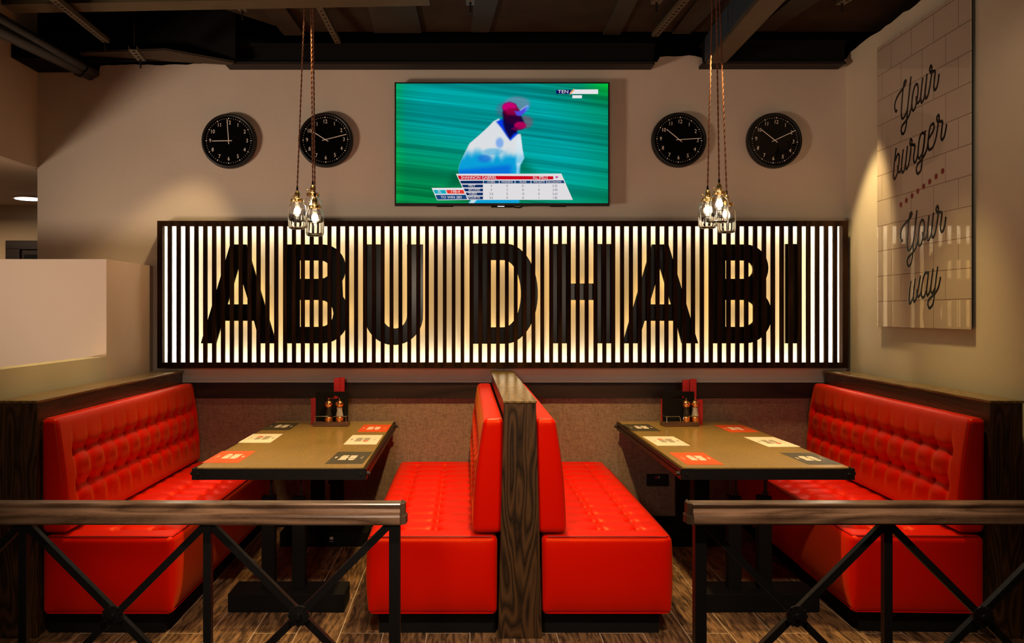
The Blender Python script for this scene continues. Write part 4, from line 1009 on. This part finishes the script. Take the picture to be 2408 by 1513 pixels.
MB().cyl((0, 0, .02), (0, 0, .21), .008, n=10).build('stem', M_black, t)

# ------------------------------------------------------------------ HANDRAILS
def handrail(xa, xb_, posts, crosses, label, end, rz=0):
    HD = 3.1; zt_ = .905
    t = thing('handrail', label, 'railing', ((xa+xb_)/2, HD, 0), rz, 'iron railings with wooden handrails')
    ox = (xa+xb_)/2
    # moulded profile (y,z)
    prof = [(-.030, .832), (-.033, .838), (-.033, .860), (-.0315, .866), (-.027, .870), (-.018, .873), (-.010, .877), (-.006, .884), (-.006, .890), (-.010, .896), (-.011, .901), (-.008, zt_), (.045, zt_), (.052, .895), (.056, .884), (.066, .872), (.074, .862), (.072, .832)]
    m = MB(); n = len(prof); vs_ = []
    for x in (xa, xb_):
        for y, z in prof:
            vs_.append((x-ox, y, z))
    # mitred outer end
    m.add(vs_, [tuple(range(n)), tuple(range(2*n-1, n-1, -1))]+[(i, (i+1) % n, (i+1) % n+n, i+n) for i in range(n)])
    m.build('wooden_rail', M_rail, t)
    ex = xb_ if end > 0 else xa
    q = [(ex-ox, -.030), (ex-ox+end*.020, -.012), (ex-ox+end*.024, .03), (ex-ox, .074)]
    MB().prism(q, .832, .862, 'XY').prism([(ex-ox, -.022), (ex-ox+end*.016, -.006), (ex-ox+end*.018, .03), (ex-ox, .066)], .862, zt_, 'XY').build('mitred_end', M_railend, t)
    for x, w_ in posts:
        MB().box(x-ox-w_/2, x-ox+w_/2, .004, .004+w_, .0, .831).build('post', M_black, t, bevel=.001)
    zc0, zt2 = .50, .826
    def lx(x): return x-ox
    for cx_, xl, xr in crosses:
        for a, b_ in (((xl, .831), (xr, .831-(xr-xl))), ((xr, .831), (xl, .831-(xr-xl)))):
            MB().bar((lx(a[0]), .022, a[1]), (lx(b_[0]), .022, b_[1]), .026, .026).build('cross_brace', M_black, t)
        zc = .831-(xr-xl)/2
        m = MB(); cxx = lx(cx_)
        for k in range(12):
            a = 2*PI*k/12; m.bar((cxx+.012*math.cos(a), -.004, zc+.012*math.sin(a)), (cxx+.038*math.cos(a), -.002, zc+.038*math.sin(a)), .012, .012, up=(0, 1, 0))
        m.cyl((cxx, .006, zc), (cxx, -.004, zc), .036, n=24).cyl((cxx, -.004, zc), (cxx, -.016, zc), .014, .010, n=16)
        m.build('rosette', M_black, t, bevel=.0)
    MB().box(lx(posts[0][0]), lx(posts[-1][0]), .008, .034, .12, .15).build('bottom_rail', M_black, t)
M_railend = wood('handrail_end', (.05, .03, .018), (.17, .11, .07), 'Z', .5, cath=False)
HDs = F/3.1
def hx(px_): return (px_-VX)*3.1/F
handrail(hx(-400), hx(942), [(hx(-390), .028), (hx(50), .030), (hx(486), .029), (hx(927.5), .040)],
         [(hx(-170), hx(-390), hx(50)), (hx(265), hx(50), hx(486)), (hx(703), hx(486), hx(920))], 'iron railing with ash handrail in front of left booth', 1, rz=-.0045)
handrail(hx(1626), hx(2900), [(hx(1649), .042), (hx(2091), .030), (hx(2532), .030)],
         [(hx(1873), hx(1655), hx(2091)), (hx(2311), hx(2091), hx(2532))], 'iron railing with ash handrail in front of right booth', -1, rz=.002)
